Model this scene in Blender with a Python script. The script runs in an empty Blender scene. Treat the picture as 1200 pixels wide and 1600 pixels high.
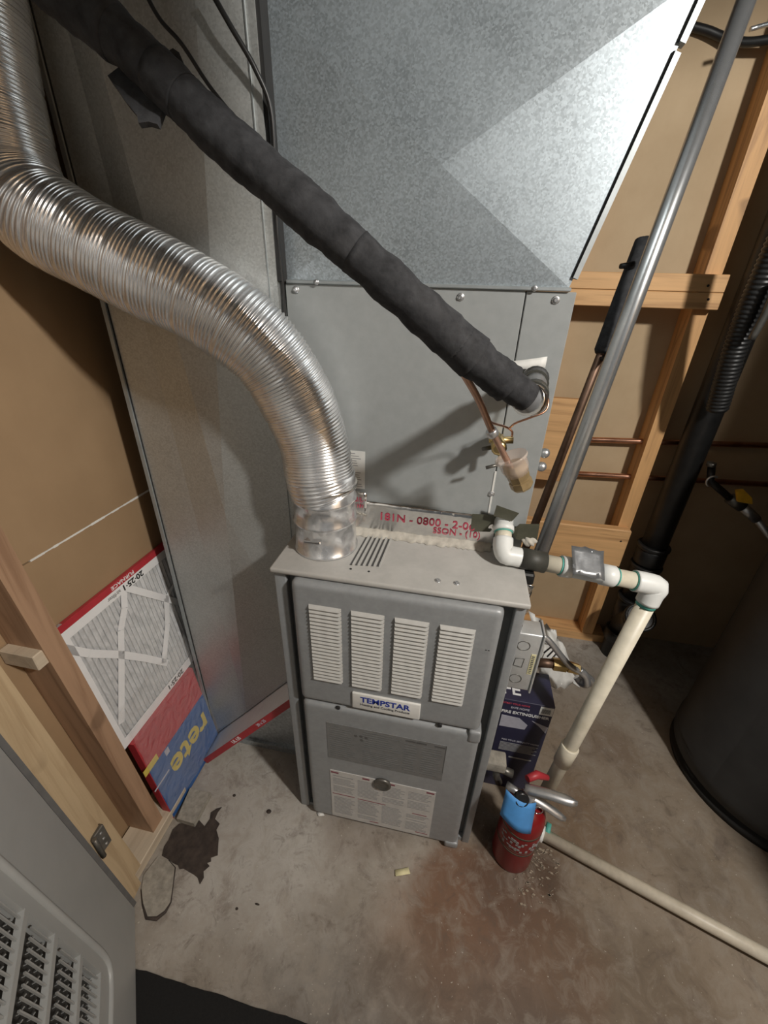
import bpy, bmesh, math, random
import numpy as np
from mathutils import Vector, Matrix

random.seed(7)
scene = bpy.context.scene
COL = scene.collection

# ---------------------------------------------------------------- camera
CAM = Vector((0.3885, -0.7257, 1.5873))
RT = Vector((0.9815, 0.1895, 0.0287))
UP = Vector((-0.1141, 0.4574, 0.8819))
FW = Vector((-0.1540, 0.8688, -0.4706))
FPX = 640.96                                   # focal length for a 1200 x 1600 frame
cd = bpy.data.cameras.new('camera')
cam = bpy.data.objects.new('camera', cd)
COL.objects.link(cam)
cd.sensor_fit = 'VERTICAL'
cd.sensor_height = 36.0
cd.sensor_width = 27.0
cd.lens = 36.0 * FPX / 1600.0
cd.clip_start = 0.02
m = Matrix((RT, UP, -FW)).transposed().to_4x4()
m.translation = CAM
cam.matrix_world = m
scene.camera = cam

# ---------------------------------------------------------------- world, lamp, exposure
w = bpy.data.worlds.new('world')
scene.world = w
w.use_nodes = True
w.node_tree.nodes['Background'].inputs[0].default_value = (0.95, 0.98, 1.0, 1)
w.node_tree.nodes['Background'].inputs[1].default_value = 0.06

ld = bpy.data.lights.new('ceiling_bulb', 'POINT')
ld.energy = 115
ld.color = (1.0, 0.965, 0.91)
ld.shadow_soft_size = 0.07
lamp = bpy.data.objects.new('ceiling_bulb', ld)
lamp.location = (1.68, -.98, 2.45)
COL.objects.link(lamp)
scene.view_settings.view_transform = 'Standard'
scene.view_settings.look = 'None'
scene.view_settings.gamma = 1
scene.view_settings.use_curve_mapping = False
scene.view_settings.exposure = 0.48


# ---------------------------------------------------------------- helpers: places
def ray(u, v):
    return RT * ((u - 600) / FPX) - UP * ((v - 800) / FPX) + FW


def at(u, v, x=None, y=None, z=None):
    """the place seen at a point of the photograph on a plane x=, y= or z= of the room"""
    d = ray(u, v)
    if x is not None: t = (x - CAM.x) / d.x
    elif y is not None: t = (y - CAM.y) / d.y
    else: t = (z - CAM.z) / d.z
    return CAM + d * t


def far(u, v, d):
    return CAM + ray(u, v) * d


def on(u, v, O, n):
    d = ray(u, v)
    return CAM + d * ((O - CAM).dot(n) / d.dot(n))


def V(*a): return Vector(a)


# ---------------------------------------------------------------- helpers: materials
MATS = {}


def nodes(name):
    mt = bpy.data.materials.new(name)
    mt.use_nodes = True
    nt = mt.node_tree
    return mt, nt, nt.nodes['Principled BSDF']


def N(nt, t, **kw):
    n = nt.nodes.new(t)
    for k, v in kw.items():
        setattr(n, k, v)
    return n


def noise(nt, co, scale, detail=4, rough=.6, dist=0, stretch=None):
    if stretch:
        mp = N(nt, 'ShaderNodeMapping')
        mp.inputs['Scale'].default_value = stretch
        nt.links.new(co, mp.inputs[0])
        co = mp.outputs[0]
    n = N(nt, 'ShaderNodeTexNoise')
    n.inputs['Scale'].default_value = scale
    n.inputs['Detail'].default_value = detail
    n.inputs['Roughness'].default_value = rough
    n.inputs['Distortion'].default_value = dist
    nt.links.new(co, n.inputs['Vector'])
    return n.outputs['Fac']


def ramp(nt, fac, stops):
    r = N(nt, 'ShaderNodeValToRGB')
    els = r.color_ramp.elements
    while len(els) < len(stops): els.new(.5)
    for e, (p, c) in zip(els, stops):
        e.position = p
        e.color = (*c, 1) if len(c) == 3 else c
    nt.links.new(fac, r.inputs[0])
    return r.outputs[0]


def mixc(nt, fac, a, b, mode='MIX'):
    mx = N(nt, 'ShaderNodeMix', data_type='RGBA', blend_type=mode)
    for s, val in ((0, fac), (6, a), (7, b)):
        if hasattr(val, 'is_output'): nt.links.new(val, mx.inputs[s])
        elif s == 0: mx.inputs[s].default_value = val
        else: mx.inputs[s].default_value = (*val, 1)
    return mx.outputs[2]


def coords(nt):
    return N(nt, 'ShaderNodeTexCoord').outputs['Object']


def blob(nt, co, c, r, soft, amp=0.3, nscale=9):
    """1 inside a ragged spot around c of radius r, 0 outside"""
    nz = noise(nt, co, nscale, 5)
    d = N(nt, 'ShaderNodeVectorMath', operation='DISTANCE')
    nt.links.new(co, d.inputs[0])
    d.inputs[1].default_value = c
    a = N(nt, 'ShaderNodeMath', operation='MULTIPLY_ADD')
    nt.links.new(nz, a.inputs[0])
    a.inputs[1].default_value = -amp * 2 * r
    nt.links.new(d.outputs['Value'], a.inputs[2])
    mr = N(nt, 'ShaderNodeMapRange', interpolation_type='SMOOTHSTEP')
    nt.links.new(a.outputs[0], mr.inputs[0])
    mr.inputs[1].default_value = r * (1 - amp)
    mr.inputs[2].default_value = r * (1 - amp) - soft
    mr.inputs[3].default_value = 0
    mr.inputs[4].default_value = 1
    return mr.outputs[0]


def scaled(nt, v, k):
    a = N(nt, 'ShaderNodeMath', operation='MULTIPLY')
    nt.links.new(v, a.inputs[0])
    a.inputs[1].default_value = k
    return a.outputs[0]


def bump(nt, bs, h, strength=.3, dist=.002):
    b = N(nt, 'ShaderNodeBump')
    b.inputs['Strength'].default_value = strength
    b.inputs['Distance'].default_value = dist
    nt.links.new(h, b.inputs['Height'])
    nt.links.new(b.outputs[0], bs.inputs['Normal'])


def plain(name, col, rough=.5, metal=0.0, var=.12, scale=30, bmp=0.0, spec=None, dirt=None):
    mt, nt, bs = nodes(name)
    co = coords(nt)
    f = noise(nt, co, scale, 5)
    c = ramp(nt, f, [(.3, tuple(x * (1 - var) for x in col)), (.7, tuple(min(1, x * (1 + var)) for x in col))])
    if dirt:
        f2 = noise(nt, co, 6, 8, .7)
        c = mixc(nt, ramp(nt, f2, [(.5, (0, 0, 0)), (.75, (.7, .7, .7))]), c, dirt)
    nt.links.new(c, bs.inputs['Base Color'])
    bs.inputs['Roughness'].default_value = rough
    bs.inputs['Metallic'].default_value = metal
    if spec is not None: bs.inputs['Specular IOR Level'].default_value = spec
    if bmp: bump(nt, bs, f, bmp)
    MATS[name] = mt
    return mt


def galv(name, col, rough=.42, spangle=140, var=.22, metal=.75):
    mt, nt, bs = nodes(name)
    co = coords(nt)
    vo = N(nt, 'ShaderNodeTexVoronoi')
    vo.inputs['Scale'].default_value = spangle
    nt.links.new(co, vo.inputs['Vector'])
    sep = N(nt, 'ShaderNodeSeparateColor')
    nt.links.new(vo.outputs['Color'], sep.inputs[0])
    big = noise(nt, co, 5, 6, .65)
    c1 = ramp(nt, sep.outputs[0], [(0, tuple(x * (1 - var) for x in col)), (1, tuple(min(1, x * (1 + var)) for x in col))])
    c2 = mixc(nt, ramp(nt, big, [(.35, (0, 0, 0)), (.75, (.55, .55, .55))]), c1, tuple(x * 1.3 for x in col))
    nt.links.new(c2, bs.inputs['Base Color'])
    bs.inputs['Metallic'].default_value = metal
    rr = N(nt, 'ShaderNodeMapRange')
    nt.links.new(big, rr.inputs[0])
    rr.inputs[3].default_value = rough - .1
    rr.inputs[4].default_value = rough + .14
    nt.links.new(rr.outputs[0], bs.inputs['Roughness'])
    bump(nt, bs, big, .12, .004)
    MATS[name] = mt
    return mt


def wood(name, a, b, axis=0, scale=26, rough=.6):
    mt, nt, bs = nodes(name)
    co = coords(nt)
    st = [1.0, 1.0, 1.0]
    st[axis] = .06
    f = noise(nt, co, scale, 6, .6, 1.2, st)
    f2 = noise(nt, co, scale * 5, 4, .7, .3, st)
    c = ramp(nt, f, [(.32, b), (.5, a), (.68, tuple(x * 1.12 for x in a))])
    c = mixc(nt, scaled(nt, f2, .35), c, b)
    kn = blobs = noise(nt, co, 7, 2, .4)
    c = mixc(nt, ramp(nt, kn, [(.68, (0, 0, 0)), (.74, (.6, .6, .6))]), c, tuple(x * .55 for x in b))
    nt.links.new(c, bs.inputs['Base Color'])
    bs.inputs['Roughness'].default_value = rough
    bump(nt, bs, f2, .15, .001)
    MATS[name] = mt
    return mt


galv('galvanised', (.40, .43, .45))
galv('galvanised_plenum', (.43, .485, .52), .42, 330, .26, .68)
galv('galvanised_duct', (.50, .515, .505), .48, 300, .14)
galv('collar_steel', (.66, .67, .68), .22, 70, .25)
plain('seam_metal', (.36, .39, .40), .5, .5)
plain('alu_foil', (.80, .79, .77), .2, 1.0, .1, 60)
plain('flex_foil', (.80, .81, .82), .27, .8, .14, 24, .05)
plain('furnace_paint', (.31, .325, .335), .42, .15, .08, 60, .03)
plain('furnace_frame', (.30, .315, .325), .45, .15, .08, 50)
plain('recess_paint', (.13, .14, .14), .6)
plain('slot_grey', (.09, .09, .088), .7)
plain('ceiling_wood', (.12, .085, .055), .8)
plain('dark_gap', (.02, .02, .02), .8)
plain('louver_paint', (.48, .48, .46), .45, .05, .06, 60)
plain('black_foam', (.036, .037, .040), .9, 0, .4, 60, .5, .25, (.085, .085, .088))
plain('black_tape', (.05, .05, .042), .55, 0, .25, 20, .1)
plain('olive_tape', (.085, .085, .060), .5, .1, .3, 20, .2)
plain('duct_tape', (.25, .26, .27), .35, .5, .2, 40, .15)
plain('pvc_white', (.80, .82, .80), .35, 0, .04, 30)
plain('pvc_cream', (.74, .69, .56), .42, 0, .1, 25, 0, None, (.52, .46, .34))
plain('pvc_floor', (.62, .56, .45), .45, 0, .12, 25, 0, None, (.36, .30, .2))
plain('primer_green', (.10, .42, .36), .5)
plain('copper', (.62, .33, .22), .32, 1.0, .25, 18)
plain('copper_dull', (.19, .12, .085), .5, .8, .3, 18)
plain('copper_old', (.50, .32, .24), .42, .8, .2, 30)
plain('plug_brown', (.34, .25, .13), .3, .3, .25, 40)
plain('box_steel', (.62, .64, .64), .4, .5, .08, 40)
plain('brass', (.62, .47, .22), .3, 1.0, .2, 30)
plain('steel', (.62, .63, .64), .36, .85, .1, 40)
plain('emt_steel', (.74, .76, .77), .27, .85, .06, 90)
plain('chrome', (.75, .75, .76), .14, 1.0, .03)
plain('black_plastic', (.014, .014, .014), .42, 0, .3, 30)
plain('tank_paint', (.035, .034, .033), .6, .1, .15, 12, .02)
plain('tank_base', (.012, .011, .010), .7)
plain('white_card', (.78, .79, .80), .6, 0, .03, 30)
plain('white_paper', (.72, .72, .69), .65, 0, .06, 40)
plain('label_white', (.55, .54, .52), .55, 0, .08, 50)
plain('label_grey', (.215, .22, .22), .45, .2, .1, 60)
plain('print_dark', (.10, .10, .10), .6)
plain('print_grey', (.30, .30, .30), .6)
plain('print_faint', (.16, .165, .165), .6)
plain('print_red', (.45, .06, .10), .5)
plain('print_maroon', (.22, .06, .08), .55)
plain('print_blue', (.02, .045, .32), .45)
plain('ink_black', (.02, .02, .02), .6)
plain('red_card', (.42, .035, .045), .45, 0, .12, 20)
plain('blue_card', (.025, .10, .30), .4, 0, .15, 14)
plain('yellow_ink', (.58, .46, .09), .5)
plain('navy_card', (.028, .028, .062), .4, 0, .2, 14)
plain('pale_print', (.45, .45, .52), .5)
plain('ext_red', (.21, .009, .012), .3, 0, .15, 14, 0, None, (.12, .03, .02))
plain('tag_blue', (.08, .30, .68), .55, 0, .1, 25)
plain('gauge_black', (.015, .016, .018), .25)
plain('valve_yellow', (.75, .42, .03), .45)
plain('rubble', (.30, .28, .24), .9, 0, .25, 60, .6)
plain('mastic', (.50, .47, .41), .7, 0, .15, 60, .5)
plain('crust', (.30, .25, .19), .85, 0, .3, 60)
plain('residue', (.045, .034, .028), .85, 0, .45, 40, .5)
plain('rug_black', (.006, .006, .006), .95, 0, .4, 200, .6)
plain('door_paint', (.34, .35, .345), .4, 0, .03, 20)
plain('dark_strip', (.12, .12, .12), .6)
plain('grille_dark', (.035, .033, .03), .7)
plain('hinge_metal', (.17, .165, .15), .4, .7, .2, 30)
plain('yellow_scrap', (.75, .70, .42), .7)
wood('wood_x', (.74, .44, .20), (.44, .235, .10), 0)
wood('wood_z', (.70, .40, .17), (.40, .21, .09), 2)
wood('wood_old_z', (.40, .255, .16), (.27, .16, .095), 2)
wood('wood_pale_z', (.52, .40, .25), (.40, .29, .17), 2)
wood('wood_pale_y', (.55, .47, .36), (.42, .34, .25), 1)


def film(name):
    mt, nt, bs = nodes(name)
    co = coords(nt)
    bs.inputs['Base Color'].default_value = (.95, .95, .95, 1)
    bs.inputs['Roughness'].default_value = .08
    bs.inputs['Alpha'].default_value = .07
    bump(nt, bs, noise(nt, co, 22, 3, .5, 1.5), .9, .02)
    MATS[name] = mt


film('plastic_film')
mt, nt, bs = nodes('clear_cap')
bs.inputs['Base Color'].default_value = (.86, .72, .62, 1)
bs.inputs['Roughness'].default_value = .1
bs.inputs['Alpha'].default_value = .38
MATS['clear_cap'] = mt

# brown paper face of the wallboard
mt, nt, bs = nodes('board_paper')
co = coords(nt)
f = noise(nt, co, 3, 6, .6)
f2 = noise(nt, co, 60, 3, .6, 0, (1, 1, .15))
c = ramp(nt, f, [(.3, (.285, .19, .105)), (.7, (.36, .245, .14))])
c = mixc(nt, scaled(nt, f2, .16), c, (.25, .16, .08))
nt.links.new(c, bs.inputs['Base Color'])
bs.inputs['Roughness'].default_value = .75
MATS['board_paper'] = mt
mt, nt, bs = nodes('board_paper_back')
co = coords(nt)
f = noise(nt, co, 4, 6, .6)
f2 = noise(nt, co, 60, 3, .6, 0, (1, 1, .15))
c = ramp(nt, f, [(.3, (.44, .32, .19)), (.7, (.53, .40, .25))])
c = mixc(nt, scaled(nt, f2, .16), c, (.36, .25, .14))
nt.links.new(c, bs.inputs['Base Color'])
bs.inputs['Roughness'].default_value = .75
MATS['board_paper_back'] = mt

# filter media: pleated fluff
mt, nt, bs = nodes('filter_media')
co = coords(nt)
f = noise(nt, co, 55, 5, .65, .8, (1, 1, .45))
c = ramp(nt, f, [(.3, (.40, .41, .42)), (.7, (.62, .63, .64))])
nt.links.new(c, bs.inputs['Base Color'])
bs.inputs['Roughness'].default_value = .85
bump(nt, bs, f, .6, .004)
MATS['filter_media'] = mt

# concrete
mt, nt, bs = nodes('concrete')
co = coords(nt)
f = noise(nt, co, 3.2, 8, .66)
f2 = noise(nt, co, 38, 6, .7)
f3 = noise(nt, co, 9, 8, .75, .5)
c = ramp(nt, f, [(.3, (.21, .18, .145)), (.5, (.33, .30, .26)), (.72, (.46, .435, .395))])
c = mixc(nt, ramp(nt, f2, [(.5, (0, 0, 0)), (.8, (.6, .6, .6))]), c, (.17, .14, .11))
pale = blob(nt, co, (-.12, -.12, 0), .36, .25, .25, 5)
c = mixc(nt, scaled(nt, pale, .55), c, (.50, .49, .46))
brown = blob(nt, co, (1.05, .1, 0), .85, .5, .2, 3)
c = mixc(nt, scaled(nt, brown, .75), c, (.215, .16, .105))
for (cx, cy, r, s, k, colr) in ((.56, -.14, .19, .10, .85, (.17, .085, .045)), (.74, -.06, .20, .10, .95, (.085, .05, .03)),
                               (.46, -.27, .22, .16, .6, (.22, .125, .07)), (.95, .16, .20, .12, .7, (.16, .10, .055)),
                               (.55, -.42, .30, .2, .65, (.115, .085, .06)), (.25, -.20, .10, .08, .3, (.20, .17, .13)),
                               (.20, -.01, .16, .10, .4, (.19, .15, .12)), (1.0, -.35, .35, .2, .7, (.12, .09, .06)),
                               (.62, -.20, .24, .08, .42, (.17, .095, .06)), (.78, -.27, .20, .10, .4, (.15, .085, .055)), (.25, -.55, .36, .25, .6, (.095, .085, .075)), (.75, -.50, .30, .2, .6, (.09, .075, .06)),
                               (.84, -.22, .16, .10, .6, (.14, .085, .05)), (1.15, .45, .14, .10, .45, (.15, .10, .07)),
                               (.34, -.36, .12, .1, .4, (.13, .10, .075)), (1.28, .05, .14, .1, .4, (.13, .10, .07))):
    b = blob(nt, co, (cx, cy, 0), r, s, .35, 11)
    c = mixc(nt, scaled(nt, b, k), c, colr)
c = mixc(nt, ramp(nt, f3, [(.53, (0, 0, 0)), (.68, (.65, .65, .65))]), c, (.13, .10, .08))
f4 = noise(nt, co, 17, 8, .7, .8)
c = mixc(nt, ramp(nt, f4, [(.48, (0, 0, 0)), (.66, (.5, .5, .5))]), c, (.30, .265, .22))
c = mixc(nt, ramp(nt, f4, [(.30, (.6, .6, .6)), (.44, (0, 0, 0))]), c, (.10, .075, .055))
speck = noise(nt, co, 120, 2, .5)
c = mixc(nt, ramp(nt, speck, [(.70, (0, 0, 0)), (.74, (.5, .5, .5))]), c, (.60, .57, .5))
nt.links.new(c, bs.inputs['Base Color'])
bs.inputs['Roughness'].default_value = .72
bump(nt, bs, f2, .25, .003)
MATS['concrete'] = mt

# grey coil cabinet paint with a brown run beside its seam
mt, nt, bs = nodes('coil_paint')
co = coords(nt)
f = noise(nt, co, 40, 4)
c = ramp(nt, f, [(.3, (.335, .355, .355)), (.7, (.375, .395, .395))])
for (x, z, r, k) in ((.50, 1.53, .035, .6), (.475, 1.495, .04, .6), (.515, 1.50, .03, .5)):
    b = blob(nt, co, (x, .2, z), r, .035, .2, 30)
    c = mixc(nt, scaled(nt, b, k), c, (.13, .105, .06))
nt.links.new(c, bs.inputs['Base Color'])
bs.inputs['Roughness'].default_value = .42
bs.inputs['Metallic'].default_value = .15
MATS['coil_paint'] = mt

# furnace top, dusty, with a green primer stain
mt, nt, bs = nodes('top_paint')
co = coords(nt)
f = noise(nt, co, 14, 7, .7)
c = ramp(nt, f, [(.3, (.40, .395, .375)), (.7, (.50, .49, .465))])
b = blob(nt, co, (.44, .10, 1.02), .075, .05, .45, 30)
c = mixc(nt, scaled(nt, b, .6), c, (.20, .38, .29))
b = blob(nt, co, (.515, .075, 1.02), .04, .03, .3, 30)
c = mixc(nt, scaled(nt, b, .5), c, (.50, .40, .22))
sp = noise(nt, co, 90, 3, .6)
b = blob(nt, co, (.42, .10, 1.02), .13, .07, .2, 20)
mk = N(nt, 'ShaderNodeMath', operation='MULTIPLY')
nt.links.new(ramp(nt, sp, [(.64, (0, 0, 0)), (.68, (1, 1, 1))]), mk.inputs[0])
nt.links.new(b, mk.inputs[1])
c = mixc(nt, mk.outputs[0], c, (.06, .08, .06))
nt.links.new(c, bs.inputs['Base Color'])
bs.inputs['Roughness'].default_value = .5
MATS['top_paint'] = mt


# ---------------------------------------------------------------- helpers: meshes
ORG = {}


class MB:
    def __init__(s):
        s.v, s.f, s.m, s.sm = [], [], [], []

    def add(s, vs, fs, mi=0, smooth=False):
        o = len(s.v)
        s.v += [Vector(p) for p in vs]
        for f in fs:
            s.f.append([i + o for i in f])
            s.m.append(mi)
            s.sm.append(smooth)
        return s

    def hexa(s, c, mi=0):
        """c: 8 corners, bottom ring 4 then top ring 4"""
        return s.add(c, [(3, 2, 1, 0), (4, 5, 6, 7), (0, 1, 5, 4), (1, 2, 6, 5), (2, 3, 7, 6), (3, 0, 4, 7)], mi)

    def box(s, x0, x1, y0, y1, z0, z1, mi=0, bev=0, seg=2):
        if bev:
            bm = bmesh.new()
            r = bmesh.ops.create_cube(bm, size=1)
            for q in bm.verts:
                q.co = Vector((x0 + (q.co.x + .5) * (x1 - x0), y0 + (q.co.y + .5) * (y1 - y0), z0 + (q.co.z + .5) * (z1 - z0)))
            bmesh.ops.bevel(bm, geom=bm.edges[:], offset=bev, segments=seg, affect='EDGES', profile=.6)
            s.frombm(bm, mi, seg > 1)
            bm.free()
            return s
        return s.hexa([(x0, y0, z0), (x1, y0, z0), (x1, y1, z0), (x0, y1, z0), (x0, y0, z1), (x1, y0, z1), (x1, y1, z1), (x0, y1, z1)], mi)

    def frombm(s, bm, mi=0, smooth=False):
        bm.verts.index_update()
        return s.add([q.co.copy() for q in bm.verts], [[q.index for q in f.verts] for f in bm.faces], mi, smooth)

    def obox(s, c, ax, ay, az, mi=0):
        """box from its centre and three half-axis vectors"""
        c = Vector(c)
        return s.hexa([c - ax - ay - az, c + ax - ay - az, c + ax + ay - az, c - ax + ay - az,
                       c - ax - ay + az, c + ax - ay + az, c + ax + ay + az, c - ax + ay + az], mi)

    def prism(s, poly, ext, mi=0):
        n = len(poly)
        ext = Vector(ext)
        vs = [Vector(p) for p in poly] + [Vector(p) + ext for p in poly]
        fs = [list(range(n))[::-1], [i + n for i in range(n)]] + [[i, (i + 1) % n, (i + 1) % n + n, i + n] for i in range(n)]
        return s.add(vs, fs, mi)

    def tube(s, pts, rad, seg=14, mi=0, cap=True, smooth=True, flat=None):
        pts = [Vector(p) for p in pts]
        n = len(pts)
        if not hasattr(rad, '__len__'): rad = [rad] * n
        T = []
        for i in range(n):
            t = pts[min(i + 1, n - 1)] - pts[max(i - 1, 0)]
            T.append(t.normalized())
        a = Vector((0, 0, 1)) if abs(T[0].z) < .9 else Vector((1, 0, 0))
        nrm = (a - T[0] * a.dot(T[0])).normalized()
        vs, fs = [], []
        for i in range(n):
            nrm = (nrm - T[i] * nrm.dot(T[i])).normalized()
            b = T[i].cross(nrm)
            for k in range(seg):
                an = 2 * math.pi * k / seg
                vs.append(pts[i] + (nrm * math.cos(an) + b * math.sin(an)) * rad[i])
        for i in range(n - 1):
            for k in range(seg):
                k2 = (k + 1) % seg
                fs.append([i * seg + k, i * seg + k2, (i + 1) * seg + k2, (i + 1) * seg + k])
        s.add(vs, fs, mi, smooth)
        if cap:
            o = len(s.v) - len(vs)
            s.f.append([o + k for k in range(seg)][::-1]); s.m.append(mi); s.sm.append(False)
            s.f.append([o + (n - 1) * seg + k for k in range(seg)]); s.m.append(mi); s.sm.append(False)
        return s

    def lathe(s, c, prof, seg=28, axis=(0, 0, 1), mi=0, smooth=True):
        """prof: (radius, height) pairs along the axis, capped"""
        axis = Vector(axis).normalized()
        a = Vector((1, 0, 0)) if abs(axis.x) < .9 else Vector((0, 1, 0))
        n1 = (a - axis * a.dot(axis)).normalized()
        n2 = axis.cross(n1)
        c = Vector(c)
        vs, fs = [], []
        for r, h in prof:
            for k in range(seg):
                an = 2 * math.pi * k / seg
                vs.append(c + axis * h + (n1 * math.cos(an) + n2 * math.sin(an)) * max(r, 1e-5))
        for i in range(len(prof) - 1):
            for k in range(seg):
                k2 = (k + 1) % seg
                fs.append([i * seg + k, i * seg + k2, (i + 1) * seg + k2, (i + 1) * seg + k])
        s.add(vs, fs, mi, smooth)
        o = len(s.v) - len(vs)
        L = len(prof) - 1
        s.f.append([o + k for k in range(seg)][::-1]); s.m.append(mi); s.sm.append(False)
        s.f.append([o + L * seg + k for k in range(seg)]); s.m.append(mi); s.sm.append(False)
        return s

    def sheet(s, grid, th, mi=0, smooth=True):
        """grid[r][c] of points thickened along its normals"""
        R, C = len(grid), len(grid[0])
        top, bot = [], []
        for i in range(R):
            for j in range(C):
                du = grid[i][min(j + 1, C - 1)] - grid[i][max(j - 1, 0)]
                dv = grid[min(i + 1, R - 1)][j] - grid[max(i - 1, 0)][j]
                n = du.cross(dv)
                n = n.normalized() if n.length > 1e-9 else Vector((0, 0, 1))
                top.append(grid[i][j] + n * th / 2)
                bot.append(grid[i][j] - n * th / 2)
        vs = top + bot
        K = R * C
        fs = []
        for i in range(R - 1):
            for j in range(C - 1):
                a, b, c_, d = i * C + j, i * C + j + 1, (i + 1) * C + j + 1, (i + 1) * C + j
                fs.append([a, b, c_, d])
                fs.append([K + d, K + c_, K + b, K + a])
        edge = [j for j in range(C)] + [i * C + C - 1 for i in range(1, R)] + [(R - 1) * C + j for j in range(C - 2, -1, -1)] + [i * C for i in range(R - 2, 0, -1)]
        for a, b in zip(edge, edge[1:] + edge[:1]):
            fs.append([a, K + a, K + b, b])
        return s.add(vs, fs, mi, smooth)

    def build(s, name, mats, parent=None, origin=None, **props):
        if isinstance(mats, str): mats = [mats]
        org = ORG[parent.name] if parent is not None else Vector(origin or (0, 0, 0))
        me = bpy.data.meshes.new(name)
        me.from_pydata([p - org for p in s.v], [], s.f)
        for mm in mats: me.materials.append(MATS[mm])
        me.polygons.foreach_set('material_index', s.m)
        me.polygons.foreach_set('use_smooth', s.sm)
        me.update()
        bm = bmesh.new()
        bm.from_mesh(me)
        bmesh.ops.recalc_face_normals(bm, faces=bm.faces[:])
        bm.to_mesh(me)
        bm.free()
        o = bpy.data.objects.new(name, me)
        COL.objects.link(o)
        if parent is not None: o.parent = parent
        else: o.location = org
        ORG[o.name] = org
        for k, val in props.items(): o[k] = val
        return o


def thing(name, loc, label, cat, group=None, kind=None):
    o = bpy.data.objects.new(name, None)
    o.empty_display_size = .05
    COL.objects.link(o)
    o.location = loc
    ORG[o.name] = Vector(loc)
    o['label'] = label
    o['category'] = cat
    if group: o['group'] = group
    if kind: o['kind'] = kind
    return o


def clone(o, name, off, parent):
    """a further piece that shares the mesh of o"""
    c = bpy.data.objects.new(name, o.data)
    COL.objects.link(c)
    c.parent = parent
    c.location = Vector(off)
    ORG[c.name] = ORG[parent.name] + Vector(off)
    return c


def text(name, body, pos, right, up, size, mat, parent, bold=0.0, align='CENTER', sx=1.0, extr=.0004, shear=0.0):
    cu = bpy.data.curves.new(name, 'FONT')
    cu.body = body
    cu.size = size
    cu.align_x = align
    cu.align_y = 'CENTER'
    cu.offset = bold
    cu.extrude = extr
    cu.shear = shear
    cu.resolution_u = 3
    tmp = bpy.data.objects.new(name + '_curve', cu)
    COL.objects.link(tmp)
    bpy.context.view_layer.update()
    dg = bpy.context.evaluated_depsgraph_get()
    me = bpy.data.meshes.new_from_object(tmp.evaluated_get(dg))
    bpy.data.objects.remove(tmp)
    r = Vector(right).normalized()
    u = Vector(up).normalized()
    n = r.cross(u)
    org = ORG[parent.name]
    for q in me.vertices:
        q.co = Vector(pos) + r * (q.co.x * sx) + u * q.co.y + n * q.co.z - org
    me.materials.clear()
    me.materials.append(MATS[mat])
    me.name = name
    o = bpy.data.objects.new(name, me)
    COL.objects.link(o)
    o.parent = parent
    ORG[o.name] = org
    return o


def smooth_path(pts, n):
    """Catmull-Rom through pts, evenly resampled to n points"""
    P = [np.array(p) for p in pts]
    P = [2 * P[0] - P[1]] + P + [2 * P[-1] - P[-2]]
    out = []
    for i in range(1, len(P) - 2):
        for t in np.linspace(0, 1, 24, endpoint=False):
            a, b, c, d = P[i - 1:i + 3]
            out.append(.5 * ((2 * b) + (-a + c) * t + (2 * a - 5 * b + 4 * c - d) * t ** 2 + (-a + 3 * b - 3 * c + d) * t ** 3))
    out.append(P[-2])
    out = np.array(out)
    L = np.r_[0, np.cumsum(np.linalg.norm(np.diff(out, axis=0), axis=1))]
    q = np.linspace(0, L[-1], n)
    return [Vector([np.interp(x, L, out[:, k]) for k in range(3)]) for x in q], L[-1]


X, Y, Z = V(1, 0, 0), V(0, 1, 0), V(0, 0, 1)
W = .577
TOP = 1.02

# ================================================================ structure
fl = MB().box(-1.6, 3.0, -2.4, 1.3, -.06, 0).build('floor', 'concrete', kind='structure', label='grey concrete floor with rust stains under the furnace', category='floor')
ag = MB()
pts = [at(180 + a / 6, 1230 + b / 6, z=.0) for a, b in [(270, 830), (400, 660), (500, 690), (560, 760), (545, 900), (520, 1080), (470, 1170), (390, 1235), (300, 1228), (265, 1100), (250, 960)]]
ag.prism([p + Z * .001 for p in pts], Z * .004)
ag.tube([p + Z * .0015 for p in pts[2:]], [.002, .0035, .002, .003, .005, .006, .005, .004, .003], 6, 1)
ag.build('mortar_patch', ['rubble', 'residue'], fl, label='crumbled pale mortar patch beside the door jamb')

# ---- back wall
wb = MB().box(-.60, 2.75, 1.142, 1.16, 0, 2.9).build('wall_back', 'board_paper_back', kind='structure', label='back wall of brown wallboard with open wood framing', category='wall')
MB().box(-.55, 1.26, 1.05, 1.142, 0, .045).build('bottom_plate', 'wood_x', wb)
st = MB().box(1.147, 1.200, 1.052, 1.142, .045, 2.9).build('wall_stud', 'wood_z', wb)
MB().box(.700, .752, 1.052, 1.142, .045, 2.9).build('wall_stud', 'wood_z', wb)
MB().box(-.10, -.047, 1.052, 1.142, .045, 2.9).build('wall_stud', 'wood_z', wb)
for z0, z1, x1 in ((1.569, 1.6195, 1.206), (1.621, 1.673, 1.206)):
    MB().box(.60, x1, 1.008, 1.052, z0, z1, bev=.002, seg=1).build('blocking_board', 'wood_x', wb)
MB().box(.60, 1.192, 1.008, 1.052, .502, .694, bev=.004, seg=1).build('blocking_board', 'wood_x', wb)
MB().box(.60, .862, 1.02, 1.052, .890, 1.240, bev=.002, seg=1).build('blocking_board', 'wood_x', wb)
for x, z in ((1.165, 1.60), (1.15, 1.64), (1.16, .64)):
    MB().lathe((x, 1.0085, z), [(.004, 0), (.004, .0025), (.002, .003)], 10, (0, -1, 0)).build('nail_head', 'dark_gap', wb)
MB().box(-1.6, 3.0, -2.4, 1.3, 2.9, 2.95).build('ceiling', 'ceiling_wood', kind='structure', label='dark wooden subfloor above the furnace room', category='ceiling')
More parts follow.
